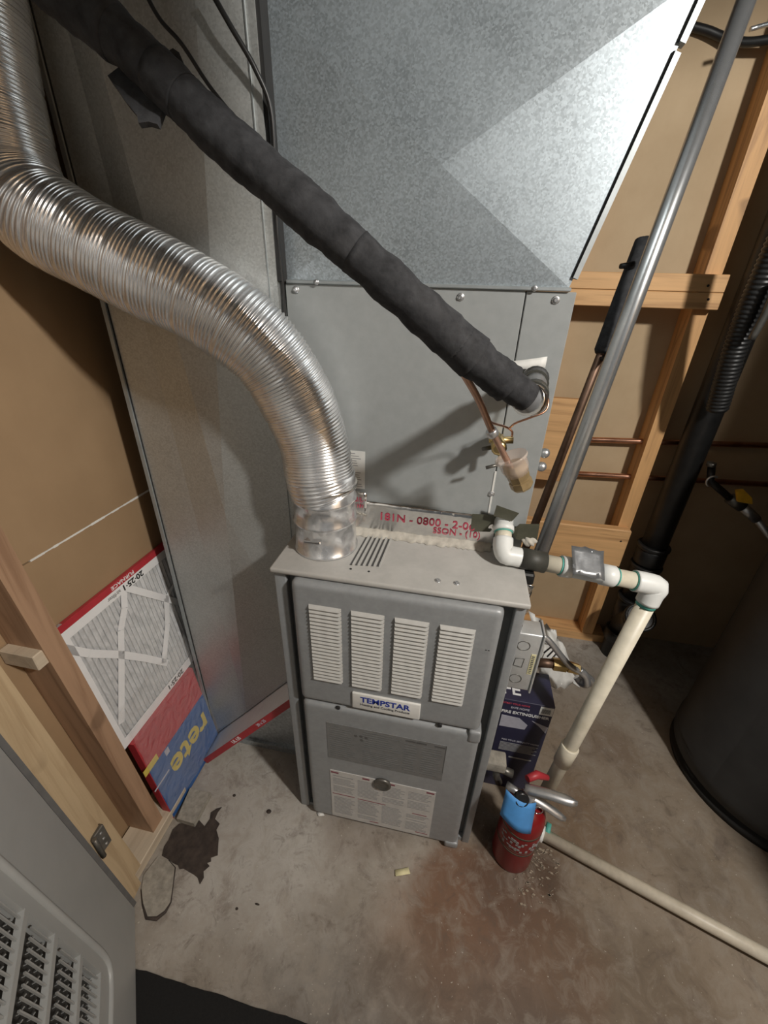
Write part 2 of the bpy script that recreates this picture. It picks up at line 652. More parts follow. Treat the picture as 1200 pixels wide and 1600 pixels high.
# right wall, in the dark behind the water heater
MB().box(2.45, 2.5, -2.3, 1.16, 0, 2.9).build('wall_right', 'board_paper', kind='structure', label='brown wall in shadow beyond the water heater', category='wall')

# front partition, right of the photographer: the lamp shines in past its edge
wf = MB().box(1.575, 2.5, -.40, -.30, 0, 2.9).build('wall_front', 'board_paper', kind='structure', label='front partition right of the doorway', category='wall')

MB().box(-.40, 1.575, -.40, -.30, 2.42, 2.9).build('added_shade_panel', 'door_paint', wf)  # added out of view to hold lamp light off the upper walls
MB().box(-.40, .635, -.41, -.30, 1.985, 2.42).build('added_shade_panel', 'door_paint', wf)  # lower unseen step, added to shade the upper left of the duct
# ---- left wall
WX = -.515
wl = MB().box(WX - .03, WX - .012, -.40, 1.14, 0, 2.9).build('wall_left', 'dark_gap', kind='structure', label='left wall of brown board with a pale joint line', category='wall')
MB().box(WX - .012, WX, -.40, 1.14, 1.0395, 2.9).build('wallboard_sheet', 'board_paper', wl)
MB().box(WX - .012, WX, -.40, 1.14, 0, 1.0355).build('wallboard_sheet', 'board_paper', wl)
jl = MB()
random.seed(3)
y = -.13
while y < .27:
    dy = random.uniform(.012, .03)
    h = random.uniform(.0016, .0036)
    jl.box(WX - .006, WX + .0008, y, y + dy, 1.0375 - h, 1.0375 + h * .8)
    y += dy
jl.build('torn_joint_edge', 'white_paper', wl, label='pale torn paper edge along the board joint')


def post(name, quad, z0, top, mat, par):
    """upright board whose four plan corners lean a little towards top = (dx, dy) over its height"""
    h = 2.9 - z0
    b = [V(x, y, z0) for x, y in quad]
    t = [p + V(top[0], top[1], h) for p in b]
    return MB().hexa(b + t).build(name, mat, par)


LEAN = -.055
MB().box(-.508, -.405, -.345, -.05, 0, .042, bev=.002, seg=1).build('bottom_plate', 'wood_pale_y', wl)
post('wall_stud', [(-.513, -.194), (-.421, -.194), (-.421, -.150), (-.513, -.150)], .042, (0, LEAN * 2.86), 'wood_old_z', wl)
MB().box(-.512, -.425, -.262, -.200, .858, .898, bev=.002, seg=1).build('blocking_board', 'wood_pale_y', wl)
post('jamb_board', [(-.500, -.300), (-.402, -.300), (-.402, -.276), (-.500, -.276)], .0425, (0, LEAN * 2.86), 'wood_pale_z', wl)
post('jamb_board', [(-.500, -.352), (-.385, -.352), (-.392, -.302), (-.500, -.302)], 0, (0, LEAN * 2.86), 'wood_pale_z', wl)

# ================================================================ furnace
fu = thing('furnace', (W / 2, .3, 0), 'grey upright gas furnace with louvered front door on the concrete floor', 'furnace')
b = MB()
b.box(0, W, .022, .62, 0, TOP - .014)
b.box(0, .030, 0, .022, 0, TOP - .014, bev=.003)
b.box(.555, W, 0, .022, 0, TOP - .014, bev=.003)
b.box(.03, .555, .004, .022, 0, .018)
b.build('cabinet', 'furnace_frame', fu)
b = MB()
b.box(.030, .555, .0195, .0225, .018, 1.005)
b.build('recess', 'recess_paint', fu)
tp = MB().box(-.004, .582, -.012, .62, TOP - .014, TOP, bev=.005, seg=2).build('top_cover', 'top_paint', fu)
# vent in the top cover: six slots
c0, c1, c2, c3 = V(.173, .041, TOP), V(.248, .051, TOP), V(.253, .198, TOP), V(.183, .196, TOP)
for k in range(6):
    t0, t1 = (k + .12) / 6, (k + .58) / 6
    q = [c0.lerp(c1, t0), c0.lerp(c1, t1), c3.lerp(c2, t1), c3.lerp(c2, t0)]
    MB().prism([p - Z * .002 for p in q], Z * .0028).build('vent_slot', 'slot_grey', fu)
    q2 = [c0.lerp(c1, t1), c0.lerp(c1, t1 + .045), c3.lerp(c2, t1 + .045), c3.lerp(c2, t1)]
    MB().prism([p - Z * .001 for p in q2], Z * .0045).build('vent_fin', 'louver_paint', fu)


def screw(p, n, r, par, mat='steel', name='screw'):
    n = Vector(n)
    q = MB().lathe(p, [(r * 1.35, 0), (r * 1.35, r * .25), (r * .9, r * .3)], 14, n).lathe(Vector(p) + n * r * .3, [(r * .85, 0), (r * .85, r * .6), (r * .6, r * .75)], 6, n, 0, False)
    return q.build(name, mat, par)


screw((.383, .028, TOP), Z, .005, fu)
screw((.425, .028, TOP), Z, .005, fu)
for x, yy in ((.181, .027), (.224, .027)):
    MB().lathe((x, yy, TOP - .001), [(.003, 0), (.003, .0016)], 10).build('screw_hole', 'dark_gap', fu)

# upper door, with four banks of louvers
ud = MB().box(.050, .531, -.026, .018, .600, 1.003, bev=.019, seg=5).build('upper_door', 'furnace_paint', fu)
b = MB()
lh, lw = .0118, .079
b.add([(0, 0, .0062), (lw, 0, .0062), (lw, 0, -.0034), (0, 0, -.0034), (.003, -.0075, -.0012), (lw - .003, -.0075, -.0012), (lw - .003, -.007, -.0034), (.003, -.007, -.0034)],
      [(0, 1, 5, 4), (4, 5, 6, 7), (7, 6, 2, 3), (1, 2, 6, 5), (0, 4, 7, 3), (0, 3, 2, 1)], 0, False)
b.box(.001, lw - .001, -.0012, 0, -.0058, -.0032, 1)
nl = 21
first = None
base = ORG[fu.name]
for gx in (.0925, .1945, .2965, .3985):
    for k in range(nl):
        z = .943 - (k + .5) * (.943 - .694) / nl
        if first is None:
            ob = b.build('louver', ['louver_paint', 'dark_gap'])
            first = ob
            ob.parent = ud
            ob.location = V(gx, -.026, z) - base
        else:
            o2 = bpy.data.objects.new('louver', first.data)
            COL.objects.link(o2)
            o2.parent = ud
            o2.location = V(gx, -.026, z) - base
for x in (.505, .511):
    MB().box(x, x + .003, -.0266, -.0255, .888, .890).build('scratch', 'dark_gap', ud)
npl = MB().box(.196, .376, -.031, -.024, .612, .671, bev=.003, seg=2).build('name_plate', 'white_paper', fu)
text('plate_lettering', 'TEMPSTAR', (.284, -.0313, .650), X, Z, .027, 'print_blue', npl, .0006, sx=1.02)
text('plate_lettering', 'Heating and Cooling Products', (.284, -.0313, .632), X, Z, .0108, 'print_dark', npl, .0001, sx=1.0)

# lower door
ldr = MB().box(.052, .537, -.026, .018, .022, .592, bev=.019, seg=5).build('lower_door', 'furnace_paint', fu)
MB().box(.505, .537, -.030, .01, .560, .604, bev=.008, seg=3).build('corner_tab', 'furnace_paint', ldr)
MB().box(.497, .540, -.030, .01, .012, .040, bev=.008, seg=3).build('corner_tab', 'furnace_paint', ldr)
pl = MB().box(.120, .457, -.0272, -.0255, .360, .523).build('etched_plate', 'label_grey', ldr)
random.seed(11)
pr = MB()
for (xa, xb, za, zb, n) in ((.128, .205, .37, .505, 14), (.225, .335, .44, .515, 8), (.225, .335, .37, .43, 7), (.343, .385, .37, .50, 12), (.392, .45, .37, .50, 13)):
    for k in range(n):
        z = zb - (k + .5) * (zb - za) / n
        pr.box(xa, xb - random.random() * .35 * (xb - xa), -.0276, -.0271, z, z + (zb - za) / n * .42)
pr.build('fine_print', 'print_faint', pl, kind='stuff')
pr = MB()
for x in (.345, .375, .425):
    pr.box(x, x + .028, -.0277, -.0271, .509, .516)
for x, z in ((.205, .488), (.22, .49), (.235, .488), (.222, .474)):
    pr.lathe((x, -.0272, z), [(.0055, 0), (.0055, .0005)], 8, (0, -1, 0))
pr.box(.455, .4565, -.0277, -.0271, .40, .523)
pr.build('plate_marks', 'print_dark', pl, kind='stuff')
wlb = MB().box(.123, .447, -.0276, -.0255, .040, .298).build('warning_label', 'label_white', ldr)
pr = MB()
for r, (za, zb) in enumerate(((.185, .275), (.060, .165))):
    for cidx in range(4):
        xa = .132 + cidx * .0785
        xb = xa + .070
        nn = 13 if r == 0 else 15
        for k in range(nn):
            if random.random() < .08: continue
            z = zb - (k + .5) * (zb - za) / nn
            pr.box(xa, xb - random.random() * .25 * (xb - xa), -.028, -.0275, z, z + (zb - za) / nn * .45)
pr.build('fine_print', 'print_grey', wlb, kind='stuff')
pr = MB()
for xa, xb, z in ((.126, .15, .289), (.225, .247, .289), (.30, .325, .289), (.42, .443, .289), (.385, .43, .16), (.25, .28, .055), (.40, .44, .056), (.128, .20, .174), (.21, .30, .172)):
    pr.box(xa, xb, -.0281, -.0275, z - (.004 if z > .2 else .0016), z + (.003 if z > .2 else .0016))
pr.build('red_headings', 'print_maroon', wlb, kind='stuff')
MB().lathe((.287, -.0255, .283), [(.027, 0), (.027, .006), (.024, .009), (.020, .009), (.018, .006), (.008, .0065), (0, .0068)], 28, (0, -1, 0)).build('sight_port', 'hinge_metal', ldr)
for x, z in ((.155, .590), (.43, .598)):
    MB().lathe((x, -.022, z), [(.006, 0), (.006, .004)], 10, (0, -1, 0)).build('door_screw', 'dark_gap', fu)

# ================================================================ coil cabinet above the furnace
cc = thing('coil_cabinet', (W / 2, .42, TOP), 'plain grey evaporator coil cabinet standing on the furnace top', 'cabinet')
b = MB().box(0, W, .204, .62, TOP, 1.598)
b.build('cabinet_body', 'dark_gap', cc)
MB().box(-.001, .4855, .199, .206, TOP, 1.600, bev=.0015, seg=1).build('front_panel', 'coil_paint', cc)
MB().box(.4875, W + .001, .199, .206, TOP, 1.599, bev=.0015, seg=1).build('front_panel', 'coil_paint', cc)
MB().box(W - .002, W + .001, .2055, .62, TOP, 1.599).build('side_panel', 'coil_paint', cc)
for p in ((.022, .199, 1.588), (.364, .199, 1.585), (.543, .199, 1.585), (.485, .199, 1.170), (.235, .199, 1.586)):
    screw(p, (0, -1, 0), .0055, cc)
b = MB().box(.484, .4885, .1975, .1995, 1.115, 1.228)
b.build('seam_caulk', 'white_paper', cc)
# paper sticker left of the flexible pipe
s = MB().box(.118, .173, .1978, .1990, 1.146, 1.246).build('paper_sticker', 'white_paper', cc)
pr = MB()
for k in range(15):
    if k in (6, 7): continue
    z = 1.240 - k * .0062
    pr.box(.136, .136 + random.uniform(.012, .033), .1973, .1979, z - .0018, z)
pr.build('fine_print', 'print_grey', s, kind='stuff')


def crumple(fn, R, C, amp, seed):
    rnd = random.Random(seed)
    return [[fn(i / (R - 1), j / (C - 1)) + V(rnd.uniform(-amp, amp) * .4, -abs(rnd.gauss(0, amp)), rnd.uniform(-amp, amp) * .4) for j in range(C)] for i in range(R)]


# foil tape joint with red print
ft = thing('foil_tape_strip', (.31, .197, TOP), 'crinkled foil tape with red lettering along the coil base joint', 'tape')
g = crumple(lambda a, c: V(.130 + c * .385, .1955, TOP + .002 + a * (.094 - .006 * c)), 8, 40, .0012, 5)
MB().sheet(g, .0006).build('tape', 'alu_foil', ft)
g = crumple(lambda a, c: V(.138 + c * .042, .193, 1.076 + a * .068 - .006 * c), 6, 6, .0015, 6)
MB().sheet(g, .0006).build('tape_end', 'alu_foil', ft)
random.seed(9)
ms = []
x = .135
g = [[], [], []]
for j in range(60):
    x = .135 + j * .37 / 59
    h = random.uniform(.003, .006)
    g[0].append(V(x, .1955, TOP + h + .010))
    g[1].append(V(x, .189 - random.random() * .003, TOP + h * .7 + .003))
    g[2].append(V(x, .178 - random.random() * .01, TOP + .0008))
MB().sheet(g, .002).build('mastic_bead', 'mastic', ft)
text('tape_print', '181N - 0800 - 2-06', (.335, .1925, 1.075), X, V(0, 0, 1), .030, 'print_red', ft, .0003, sx=1.05)
text('tape_print', 'SSON - (10)', (.415, .1915, 1.053), X, V(0, 0, 1), .024, 'print_red', ft, .0001, sx=1.0)
text('tape_print', 'U/L', (.158, .1885, 1.118), X, V(0, 0, 1), .017, 'print_red', ft, .0002)
text('tape_print', '1181', (.160, .1885, 1.100), X, V(0, 0, 1), .013, 'print_red', ft, .0002)

# ================================================================ supply plenum above the coil
pm = thing('supply_plenum', (.31, .42, 1.600), 'flared galvanised supply plenum with an X crease above the coil cabinet', 'duct')
BL, BR, TL, TR = V(.004, .2, 1.606), V(.5625, .2, 1.606), V(.0, .2, 2.0), V(.664, .2, 2.0)
cen = V(.3075, .177, 1.785)
MB().add([BL, BR, TR, TL, cen], [(0, 1, 4), (1, 2, 4), (2, 3, 4), (3, 0, 4)]).build('creased_front', 'galvanised_plenum', pm)
b = MB()
D = V(0, .42, 0)
b.add([BR, BR + D, TR + D, TR], [(0, 1, 2, 3)])
b.add([BL, BL + D, TL + D, TL], [(0, 1, 2, 3)])
b.add([BL + D, BR + D, TR + D, TL + D], [(0, 1, 2, 3)])
b.box(.0, .664, .2, .62, 2.0, 2.75)
b.build('plenum_shell', 'galvanised_plenum', pm)
MB().box(.003, .566, .1925, .21, 1.5995, 1.6065, bev=.0015, seg=1).build('bottom_flange', 'seam_metal', pm)
d = (TR - BR).normalized()
nrm = V(d.z, 0, -d.x)
for t0, t1 in ((.04, .785), (.81, 1.6)):
    a, c = BR.lerp(TR, t0), BR.lerp(TR, t1)
    MB().prism([a + nrm * -.002 - Y * .006, a + nrm * .0075 - Y * .004, a + nrm * .0075 + Y * .012, a - nrm * .002 + Y * .012], c - a).build('corner_seam', 'seam_metal', pm)
    MB().prism([a + nrm * -.0045 - Y * .003, a + nrm * -.0018 - Y * .0062, a + nrm * -.0018, a - nrm * .0045], c - a).build('seam_groove', 'dark_gap', pm)
MB().box(-.004, .004, .168, .30, 1.603, 2.75).build('dark_gap', 'dark_gap', pm)  # black strip filling the gap, stands in for its shade
for x in (.07, .50):
    screw((x, .1925, 1.603), (0, -1, 0), .004, pm)

# ================================================================ return duct, filter slot and boot
YD = .165
rd = thing('return_duct', (-.22, .35, .3), 'tall galvanised return air duct left of the furnace', 'duct')
xl, xr = -.424, -.006
zb = lambda x: .012 + (x + .427) * 1.165
ap = V(-.190, YD - .030, 1.06)
p0, p1, p2, p3 = V(xl, YD, zb(xl)), V(xr, YD, zb(xr)), V(xr + .004, YD, 2.75), V(xl + .014, YD, 2.75)
ua, ub = V(-.385, YD - .001, 2.75), V(-.020, YD - .001, 2.75)
la = V(-.262, YD - .006, zb(-.262))
MB().add([p0, p1, p2, p3, ap, ua, ub, la], [(0, 7, 4, 5, 3), (4, 6, 5), (7, 1, 2, 6, 4)]).build('creased_front', 'galvanised_duct', rd)
b = MB()
dd = V(0, .42, 0)
b.add([p0, p0 + dd, p3 + dd, p3], [(0, 1, 2, 3)])
b.add([p1, p1 + dd, p2 + dd, p2], [(0, 1, 2, 3)])
b.add([p0 + dd, p1 + dd, p2 + dd, p3 + dd], [(0, 1, 2, 3)])
b.build('duct_shell', 'galvanised_duct', rd)
lean = (p3 - p0)
MB().prism([p0 + V(-.007, -.006, 0), p0 + V(.003, -.006, 0), p0 + V(.003, .02, 0), p0 + V(-.007, .02, 0)], lean).build('corner_seam', 'seam_metal', rd)
MB().prism([p0 + V(.003, -.002, 0), p0 + V(.0055, -.002, 0), p0 + V(.0055, .001, 0), p0 + V(.003, .001, 0)], lean).build('seam_groove', 'dark_gap', rd)
lean = (p2 - p1)
p1s = p1 + V(-.016, 0, 0)
MB().prism([p1s + V(-.0012, -.004, 0), p1s + V(.0008, -.004, 0), p1s + V(.0008, .004, 0), p1s + V(-.0012, .004, 0)], lean).build('corner_seam', 'seam_metal', rd)
sd = V(1, 0, 1.165).normalized()
sn = V(-1.165, 0, 1).normalized()
MB().prism([p0 - Y * .003 + sn * 0, p1 - Y * .003, p1 - Y * .003 + sn * .006, p0 - Y * .003 + sn * .006], Y * .01).build('bottom_hem', 'galvanised', rd)

af = thing('slot_filter', (-.25, .3, .15), 'red-edged furnace filter sliding out of the slot under the return duct', 'filter')
f0 = p0 - sn * .004 + sd * .018
LF = .60
y0, y1 = .057, .50
A = f0.copy(); A.y = y0
Bp = A + sd * LF
th = -sn * .024
MB().prism([A - sn * .0015, Bp - sn * .0015, Bp + th + sn * .0015, A + th + sn * .0015], Y * (y1 - y0)).build('media_core', 'filter_media', af)
b = MB()
for s0, s1 in ((0, 1),):
    b.prism([A, Bp, Bp - sn * .0012, A - sn * .0012], Y * .11)
b.prism([A, A + sd * .02, A + sd * .02 - sn * .0012, A - sn * .0012], Y * (y1 - y0))
b.build('card_frame', 'white_card', af)
b = MB()
b.prism([A - Y * .001, Bp - Y * .001, Bp + th - Y * .001, A + th - Y * .001], Y * .0012)
b.build('red_edge', 'red_card', af)
text('edge_print', 'UL US', A + sd * .235 - sn * .012 - Y * .0012, sd, sn, .02, 'white_card', af, .0003)
text('edge_print', '20 x 25', A + sd * .40 - sn * .012 - Y * .0012, sd, sn, .017, 'pale_print', af, .0003)

bt = thing('return_boot', (-.14, .35, 0), 'grey sheet metal return boot between the filter slot and the furnace', 'duct')
bb = lambda x: max(0, zb(x) - .046)
xs = -.425 + .06
q = [V(-.375, .172, .0), V(-.004, .172, 0), V(-.004, .172, bb(-.004)), V(-.375, .172, bb(-.375))]
MB().prism(q, Y * .40).build('boot_shell', 'galvanised', bt)
MB().box(-.37, -.006, .160, .172, 0, .028).build('floor_flange', 'galvanised', bt)

# ================================================================ flexible flue pipe and its collar
fc = thing('flue_collar', (.093, .118, TOP), 'shiny galvanised flue collar rising from the furnace top', 'pipe')
cx, cy = .093, .118
MB().lathe((cx, cy, TOP), [(.079, 0), (.079, .006), (.0755, .008), (.075, .075), (.0775, .078), (.0775, .084), (.075, .087), (.074, .13), (.077, .133), (.077, .139), (.074, .142), (.074, .20)], 48).build('sleeve', 'collar_steel', fc)
MB().box(cx - .03, cx + .012, cy - .0775, cy - .07, TOP + .045, TOP + .052, bev=.002, seg=1).build('seam_clip', 'chrome', fc)

pp = [V(.093, .118, 1.170), far(500, 745, .955), far(490, 690, .92), far(464, 625, .87), far(424, 560, .82), far(370, 508, .785), far(300, 463, .765), far(215, 422, .75), far(130, 378, .735),
      far(60, 335, .72), V(-.422, .038, 1.745), V(-.4355, .050, 1.83), V(-.4365, .064, 1.91), V(-.4365, .072, 2.0), V(-.4365, .076, 2.2), V(-.4365, .076, 2.7)]
_, Ltot = smooth_path(pp, 50)
pitch = .0068
nr = int(Ltot / pitch)
path, _ = smooth_path(pp, nr * 4 + 1)
rad = []
for i in range(len(path)):
    k, ph = divmod(i, 4)
    base_r = .0765
    if k % 6 == 5:
        rad.append(base_r - (.0012 if ph in (0, 3) else .0002))
    else:
        rad.append(base_r + (-.0022, .0004, .0018, .0004)[ph])
random.seed(21)
for i in range(len(path)):
    rad[i] += .0012 * math.sin(i * .061) + random.uniform(-.0003, .0003)
fx = thing('flexible_flue_pipe', (.093, .118, 1.17), 'crinkled shiny aluminium flexible pipe bending from the furnace top', 'pipe')
MB().tube(path, rad, 44, cap=False).build('corrugated_hose', 'flex_foil', fx)
MB().lathe((cx, cy, 1.185), [(.0785, 0), (.0795, .004), (.0785, .010)], 40).build('end_band', 'alu_foil', fx)

# ================================================================ insulated line set
SC = .775


def near_far(u, v, d): return far(u, v, d * SC)


ls = thing('insulated_refrigerant_line', (.5, .0, 1.45), 'thick black foam-covered refrigerant line slanting to the coil cabinet', 'pipe')
r0 = .034
ctl = [near_far(20, -80, .57), near_far(111, 0, .585), near_far(190, 62, .597), near_far(272, 140, .61), near_far(352, 217, .625), near_far(446, 298, .645), near_far(563, 401, .675), near_far(662, 489, .715), near_far(742, 560, .75), near_far(800, 604, .775), near_far(826, 622, .787)]
path, L = smooth_path(ctl, 120)


def near(pt):
    return min(range(120), key=lambda i: (path[i] - pt).length)


iA, iB, iC, iD, iE, iF = near(near_far(186, 60, .597)), near(near_far(240, 112, .605)), near(near_far(556, 396, .675)), near(near_far(716, 536, .735)), near(near_far(735, 553, .745)), 119


def foam(i0, i1, r, seedv, wob=.0012, name='foam_sleeve', mat='black_foam'):
    rnd = random.Random(seedv)
    rr = []
    v = 0
    for i in range(i0, i1 + 1):
        v = v * .8 + rnd.uniform(-wob, wob)
        rr.append(r + v)
    return MB().tube(path[i0:i1 + 1], rr, 26).build(name, mat, ls)


foam(0, iA, 0.0267, 1)
foam(iA - 1, iB + 6, 0.0244, 2)
foam(iB, iC + 1, 0.0267, 3)
foam(iC, iD + 1, 0.0281, 4, .0012)
foam(iD, iE + 1, 0.0285, 5, .0012, 'foam_tape_wrap')
foam(iE, iF - 6, 0.0273, 6, .002, 'foam_tape_wrap')
foam(iF - 8, iF, 0.0248, 7, .002, 'foam_tape_wrap')
# elbow into the cabinet behind the wrap
e0 = path[119]
wall_pt = at(838, 588, y=.1985)
stub, _ = smooth_path([path[113], e0 + V(.004, .012, -.006), e0.lerp(wall_pt, .35) + V(.004, 0, .0), e0.lerp(wall_pt, .7), wall_pt], 16)
MB().tube(stub, .0205, 18).build('tail_elbow', 'duct_tape', ls)
for k, (rr, off) in enumerate(((.0245, 2), (.0235, 4), (.0245, 9), (.026, 12))):
    MB().tube(stub[off:off + 2], rr, 18).build('crumpled_wrap', ('alu_foil', 'black_tape', 'black_tape', 'alu_foil')[k], ls)
# torn flaps of foam
f1 = [(168, 118), (186, 104), (205, 92), (262, 150), (246, 194), (232, 190), (216, 192), (214, 180), (196, 158)]
MB().prism([near_far(a, c, .615) for a, c in f1], FW * .007).build('torn_flap', 'black_foam', ls)
f2 = [(232, 84), (262, 80), (270, 75), (280, 82), (290, 108), (272, 112), (245, 108)]
MB().prism([near_far(a, c, .602) for a, c in f2], FW * .010).build('torn_flap', 'black_foam', ls)
f3 = [(345, 168), (355, 170), (361, 178), (352, 188), (335, 182)]
MB().prism([near_far(a, c, .602) for a, c in f3], FW * .008).build('torn_flap', 'black_foam', ls)
# foil tape tab above the end
g = [[V(.462 + c * .086, .195 - .012 * (1 - c) * (1 - a) - .004 * math.sin(c * 3), 1.4585 + a * (.010 + .014 * c) + .002 * c) for c in np.linspace(0, 1, 8)] for a in (0, .5, 1)]
MB().sheet(g, .0008).build('tape_tab', 'white_paper', ls)

# liquid line, fitting and plastic cap
ll = thing('copper_liquid_line', (.47, .13, 1.30), 'thin copper line with a brass fitting hanging below the black foam pipe', 'pipe')
lp, _ = smooth_path([far(662, 500, .580), far(700, 548, .605), far(722, 580, .63), far(748, 625, .675), far(768, 672, .72), far(790, 715, .755), far(803, 738, .775)], 40)
MB().tube(lp, .0060, 14).build('copper_tube', 'copper_old', ll)
q0 = far(769, 676, .724)
dirv = (far(790, 715, .755) - far(768, 672, .72)).normalized()
MB().lathe(q0 - dirv * .006, [(.0095, 0), (.0105, .003), (.0105, .010), (.0095, .013)], 14, dirv).build('solder_joint', 'steel', ll)
vq = V(.476, .140, 1.312)
b = MB().lathe(vq, [(.010, -.03), (.016, -.026), (.016, .03), (.010, .044), (.010, .058)], 12, (0, 1, 0))
b.lathe(vq + V(-.02, .01, .004), [(.006, 0), (.008, .005), (.008, .05)], 8, (1, 0, .1))
b.lathe(vq + V(.006, .012, -.008), [(.005, 0), (.006, .005), (.006, .028)], 6, (.2, -.2, -1))
b.build('valve_body', 'brass', ll)
b = MB().lathe(vq + V(-.032, .012, -.018), [(.003, 0), (.005, .003), (.005, .02)], 8, (1, 0, .3))
b.lathe(vq + V(.004, -.004, -.045), [(.004, 0), (.004, .024)], 8, (-.9, 0, -.35))
b.build('valve_stem', 'hinge_metal', ll)
ct, cb_ = far(799, 716, .765), far(813, 752, .785)
ca = (cb_ - ct).normalized()
MB().lathe(ct, [(.030, -.004), (.031, 0), (.027, .004), (.026, .02), (.0215, .034)], 24, ca).build('cap_rim', 'clear_cap', ll)
MB().lathe(ct + ca * .012, [(.021, 0), (.0225, .010), (.0205, .030), (.0195, .036), (.0215, .037), (.0215, .050), (.018, .055)], 8, ca, 0, False).build('plug', 'plug_brown', ll)
for n_, pts in (('capillary_tube', [(757, 648, .70), (768, 660, .735), (790, 667, .80), (800, 674, .81), (800, 682, .82)]),
                ('capillary_tube', [(842, 600, .80), (856, 622, .785), (852, 642, .785), (830, 652, .79), (806, 661, .81), (797, 668, .83)])):
    tp_, _ = smooth_path([far(*p) for p in pts], 30)
    MB().tube(tp_, .0021, 8).build(n_, 'copper', ll)

# ================================================================ PVC condensate drain
dr = thing('condensate_drain_pipe', (.53, .16, 1.06), 'white PVC condensate drain running right from the coil then down to the floor', 'pipe')
pr_ = .0205
S0 = at(787, 812, y=.198)
E1 = V(.527, .128, 1.049)
S1 = S0.lerp(E1, .45)
R0 = V(.566, .126, 1.058)
E2 = V(.886, .152, 1.002)
run = (E2 - E1).normalized()
F0 = at(825, 1290, z=.03)
dn = (F0 - E2).normalized()
sdv = (E1 - S0).normalized()
MB().lathe(S0, [(.023, 0), (.023, .018), (.025, .019), (.025, .032)], 24, sdv).build('adapter', 'pvc_white', dr)
MB().lathe(S0 + sdv * .031, [(.0215, 0), (.0215, .004)], 24, sdv).build('primer_ring', 'primer_green', dr)
MB().lathe(S0 + sdv * .03, [(.0195, 0), (.0195, .03)], 24, sdv).build('pipe_length', 'pvc_cream', dr)
el, _ = smooth_path([S0 + sdv * .050, E1 - sdv * .016, E1 + run * .006, E1 + run * .020, E1 + run * .044], 18)
MB().tube(el, [.0235] * 18, 22).build('elbow', 'pvc_white', dr)
Q = lambda s: E1 + run * s
MB().tube([Q(.041), Q(.10)], .0252, 22).build('tape_wrapped_length', 'black_tape', dr)
MB().tube([Q(.09), Q(.33)], pr_, 20).build('pipe_length', 'pvc_cream', dr)
MB().tube([Q(.137), Q(.1375), Q(.160), Q(.163)], [.020, .0255, .0255, .023], 22).build('coupling', 'pvc_white', dr)
MB().tube([Q(.1335), Q(.1365)], .0222, 20).build('primer_ring', 'primer_green', dr)
MB().tube([Q(.16), Q(.232), Q(.233), Q(.262), Q(.266)], [.0225, .0225, .0255, .0255, .022], 22).build('coupling', 'pvc_white', dr)
MB().tube([Q(.2675), Q(.270)], .0218, 20).build('primer_ring', 'primer_green', dr)
MB().tube([Q(.309), Q(.3145)], .0235, 20).build('primer_ring', 'primer_green', dr)
LL = (E2 - E1).length
el2, _ = smooth_path([Q(LL - .052), Q(LL - .02), E2 + run * .002 + V(0, 0, -.004), E2 + dn * .024, E2 + dn * .050], 18)
MB().tube(el2, [.0255] * 18, 22).build('elbow', 'pvc_white', dr)
MB().tube([E2 + dn * .048, E2 + dn * .060], .0222, 20).build('primer_ring', 'primer_green', dr)
HL = (F0 - E2).length
MB().tube([E2 + dn * .05, E2 + dn * (HL - .02)], pr_, 20).build('pipe_length', 'pvc_cream', dr)
cpp = E2 + dn * .575
MB().tube([cpp, cpp + dn * .002, cpp + dn * .075], [.0235, .0255, .0245], 22).build('coupling', 'pvc_cream', dr)
gt0 = at(858, 1298, z=.034)
gt1 = at(1200, 1490, z=.034)
fd = (gt1 - gt0).normalized()
el3, _ = smooth_path([E2 + dn * (HL - .05), F0 + V(0, 0, .004), F0 + fd * .05], 12)
MB().tube(el3, .0255, 20).build('elbow', 'pvc_white', dr)
MB().tube([gt0 - fd * .012, gt0 + fd * .002], .0215, 18).build('primer_ring', 'primer_green', dr)
MB().tube([F0 + fd * .04, gt1 + fd * .35], .018, 20).build('floor_length', 'pvc_floor', dr)
for k in (.12, .62):
    c_ = gt0 + fd * k
    MB().box(c_.x - .012, c_.x + .012, c_.y - .012, c_.y + .012, 0, .017).build('support_block', 'rubble', dr)

# tape flag on the drain pipe and dark tape pieces at the coil stub
g = []
rnd = random.Random(4)
pa, pb, pc, pd_ = far(893, 851, .955), far(943, 861, .955), far(945, 906, .925), far(895, 897, .925)
for i in range(6):
    g.append([(pa.lerp(pb, j / 7)).lerp(pd_.lerp(pc, j / 7), i / 5) + V(0, rnd.uniform(-.003, .003), rnd.uniform(-.002, .002)) for j in range(8)])
MB().sheet(g, .0008).build('duct_tape_flag', 'duct_tape', origin=(.75, .16, 1.03), label='grey duct tape flag stuck on the white drain pipe', category='tape')
tapes = (([(738, 802), (776, 804), (778, 832), (735, 830)], .1935, 'dark tape scrap on the foil left of the drain stub'),
         ([(776, 789), (811, 801), (800, 816), (771, 806)], .170, 'dark tape scrap sticking up above the drain stub'),
         ([(812, 818), (843, 818), (838, 848), (806, 842), (800, 830)], .186, 'dark tape scrap on the coil right of the drain stub'))
for quad, yy, lab in tapes:
    q = [at(a, c, y=yy) for a, c in quad]
    ce = sum(q, V(0, 0, 0)) / len(q)
    MB().prism([p + V(0, rnd.uniform(-.004, .004), 0) for p in q], V(0, .0012, 0)).build('tape_scrap', 'olive_tape', origin=ce, label=lab, category='tape', group='dark tape scraps at the drain stub')
lump = at(826, 846, y=.185)
bm = bmesh.new()
bmesh.ops.create_icosphere(bm, subdivisions=3, radius=1)
for q in bm.verts:
    q.co = lump + V(q.co.x * .018, q.co.y * .010, q.co.z * .013) * (1 + .18 * math.sin(q.co.x * 7 + q.co.z * 5))
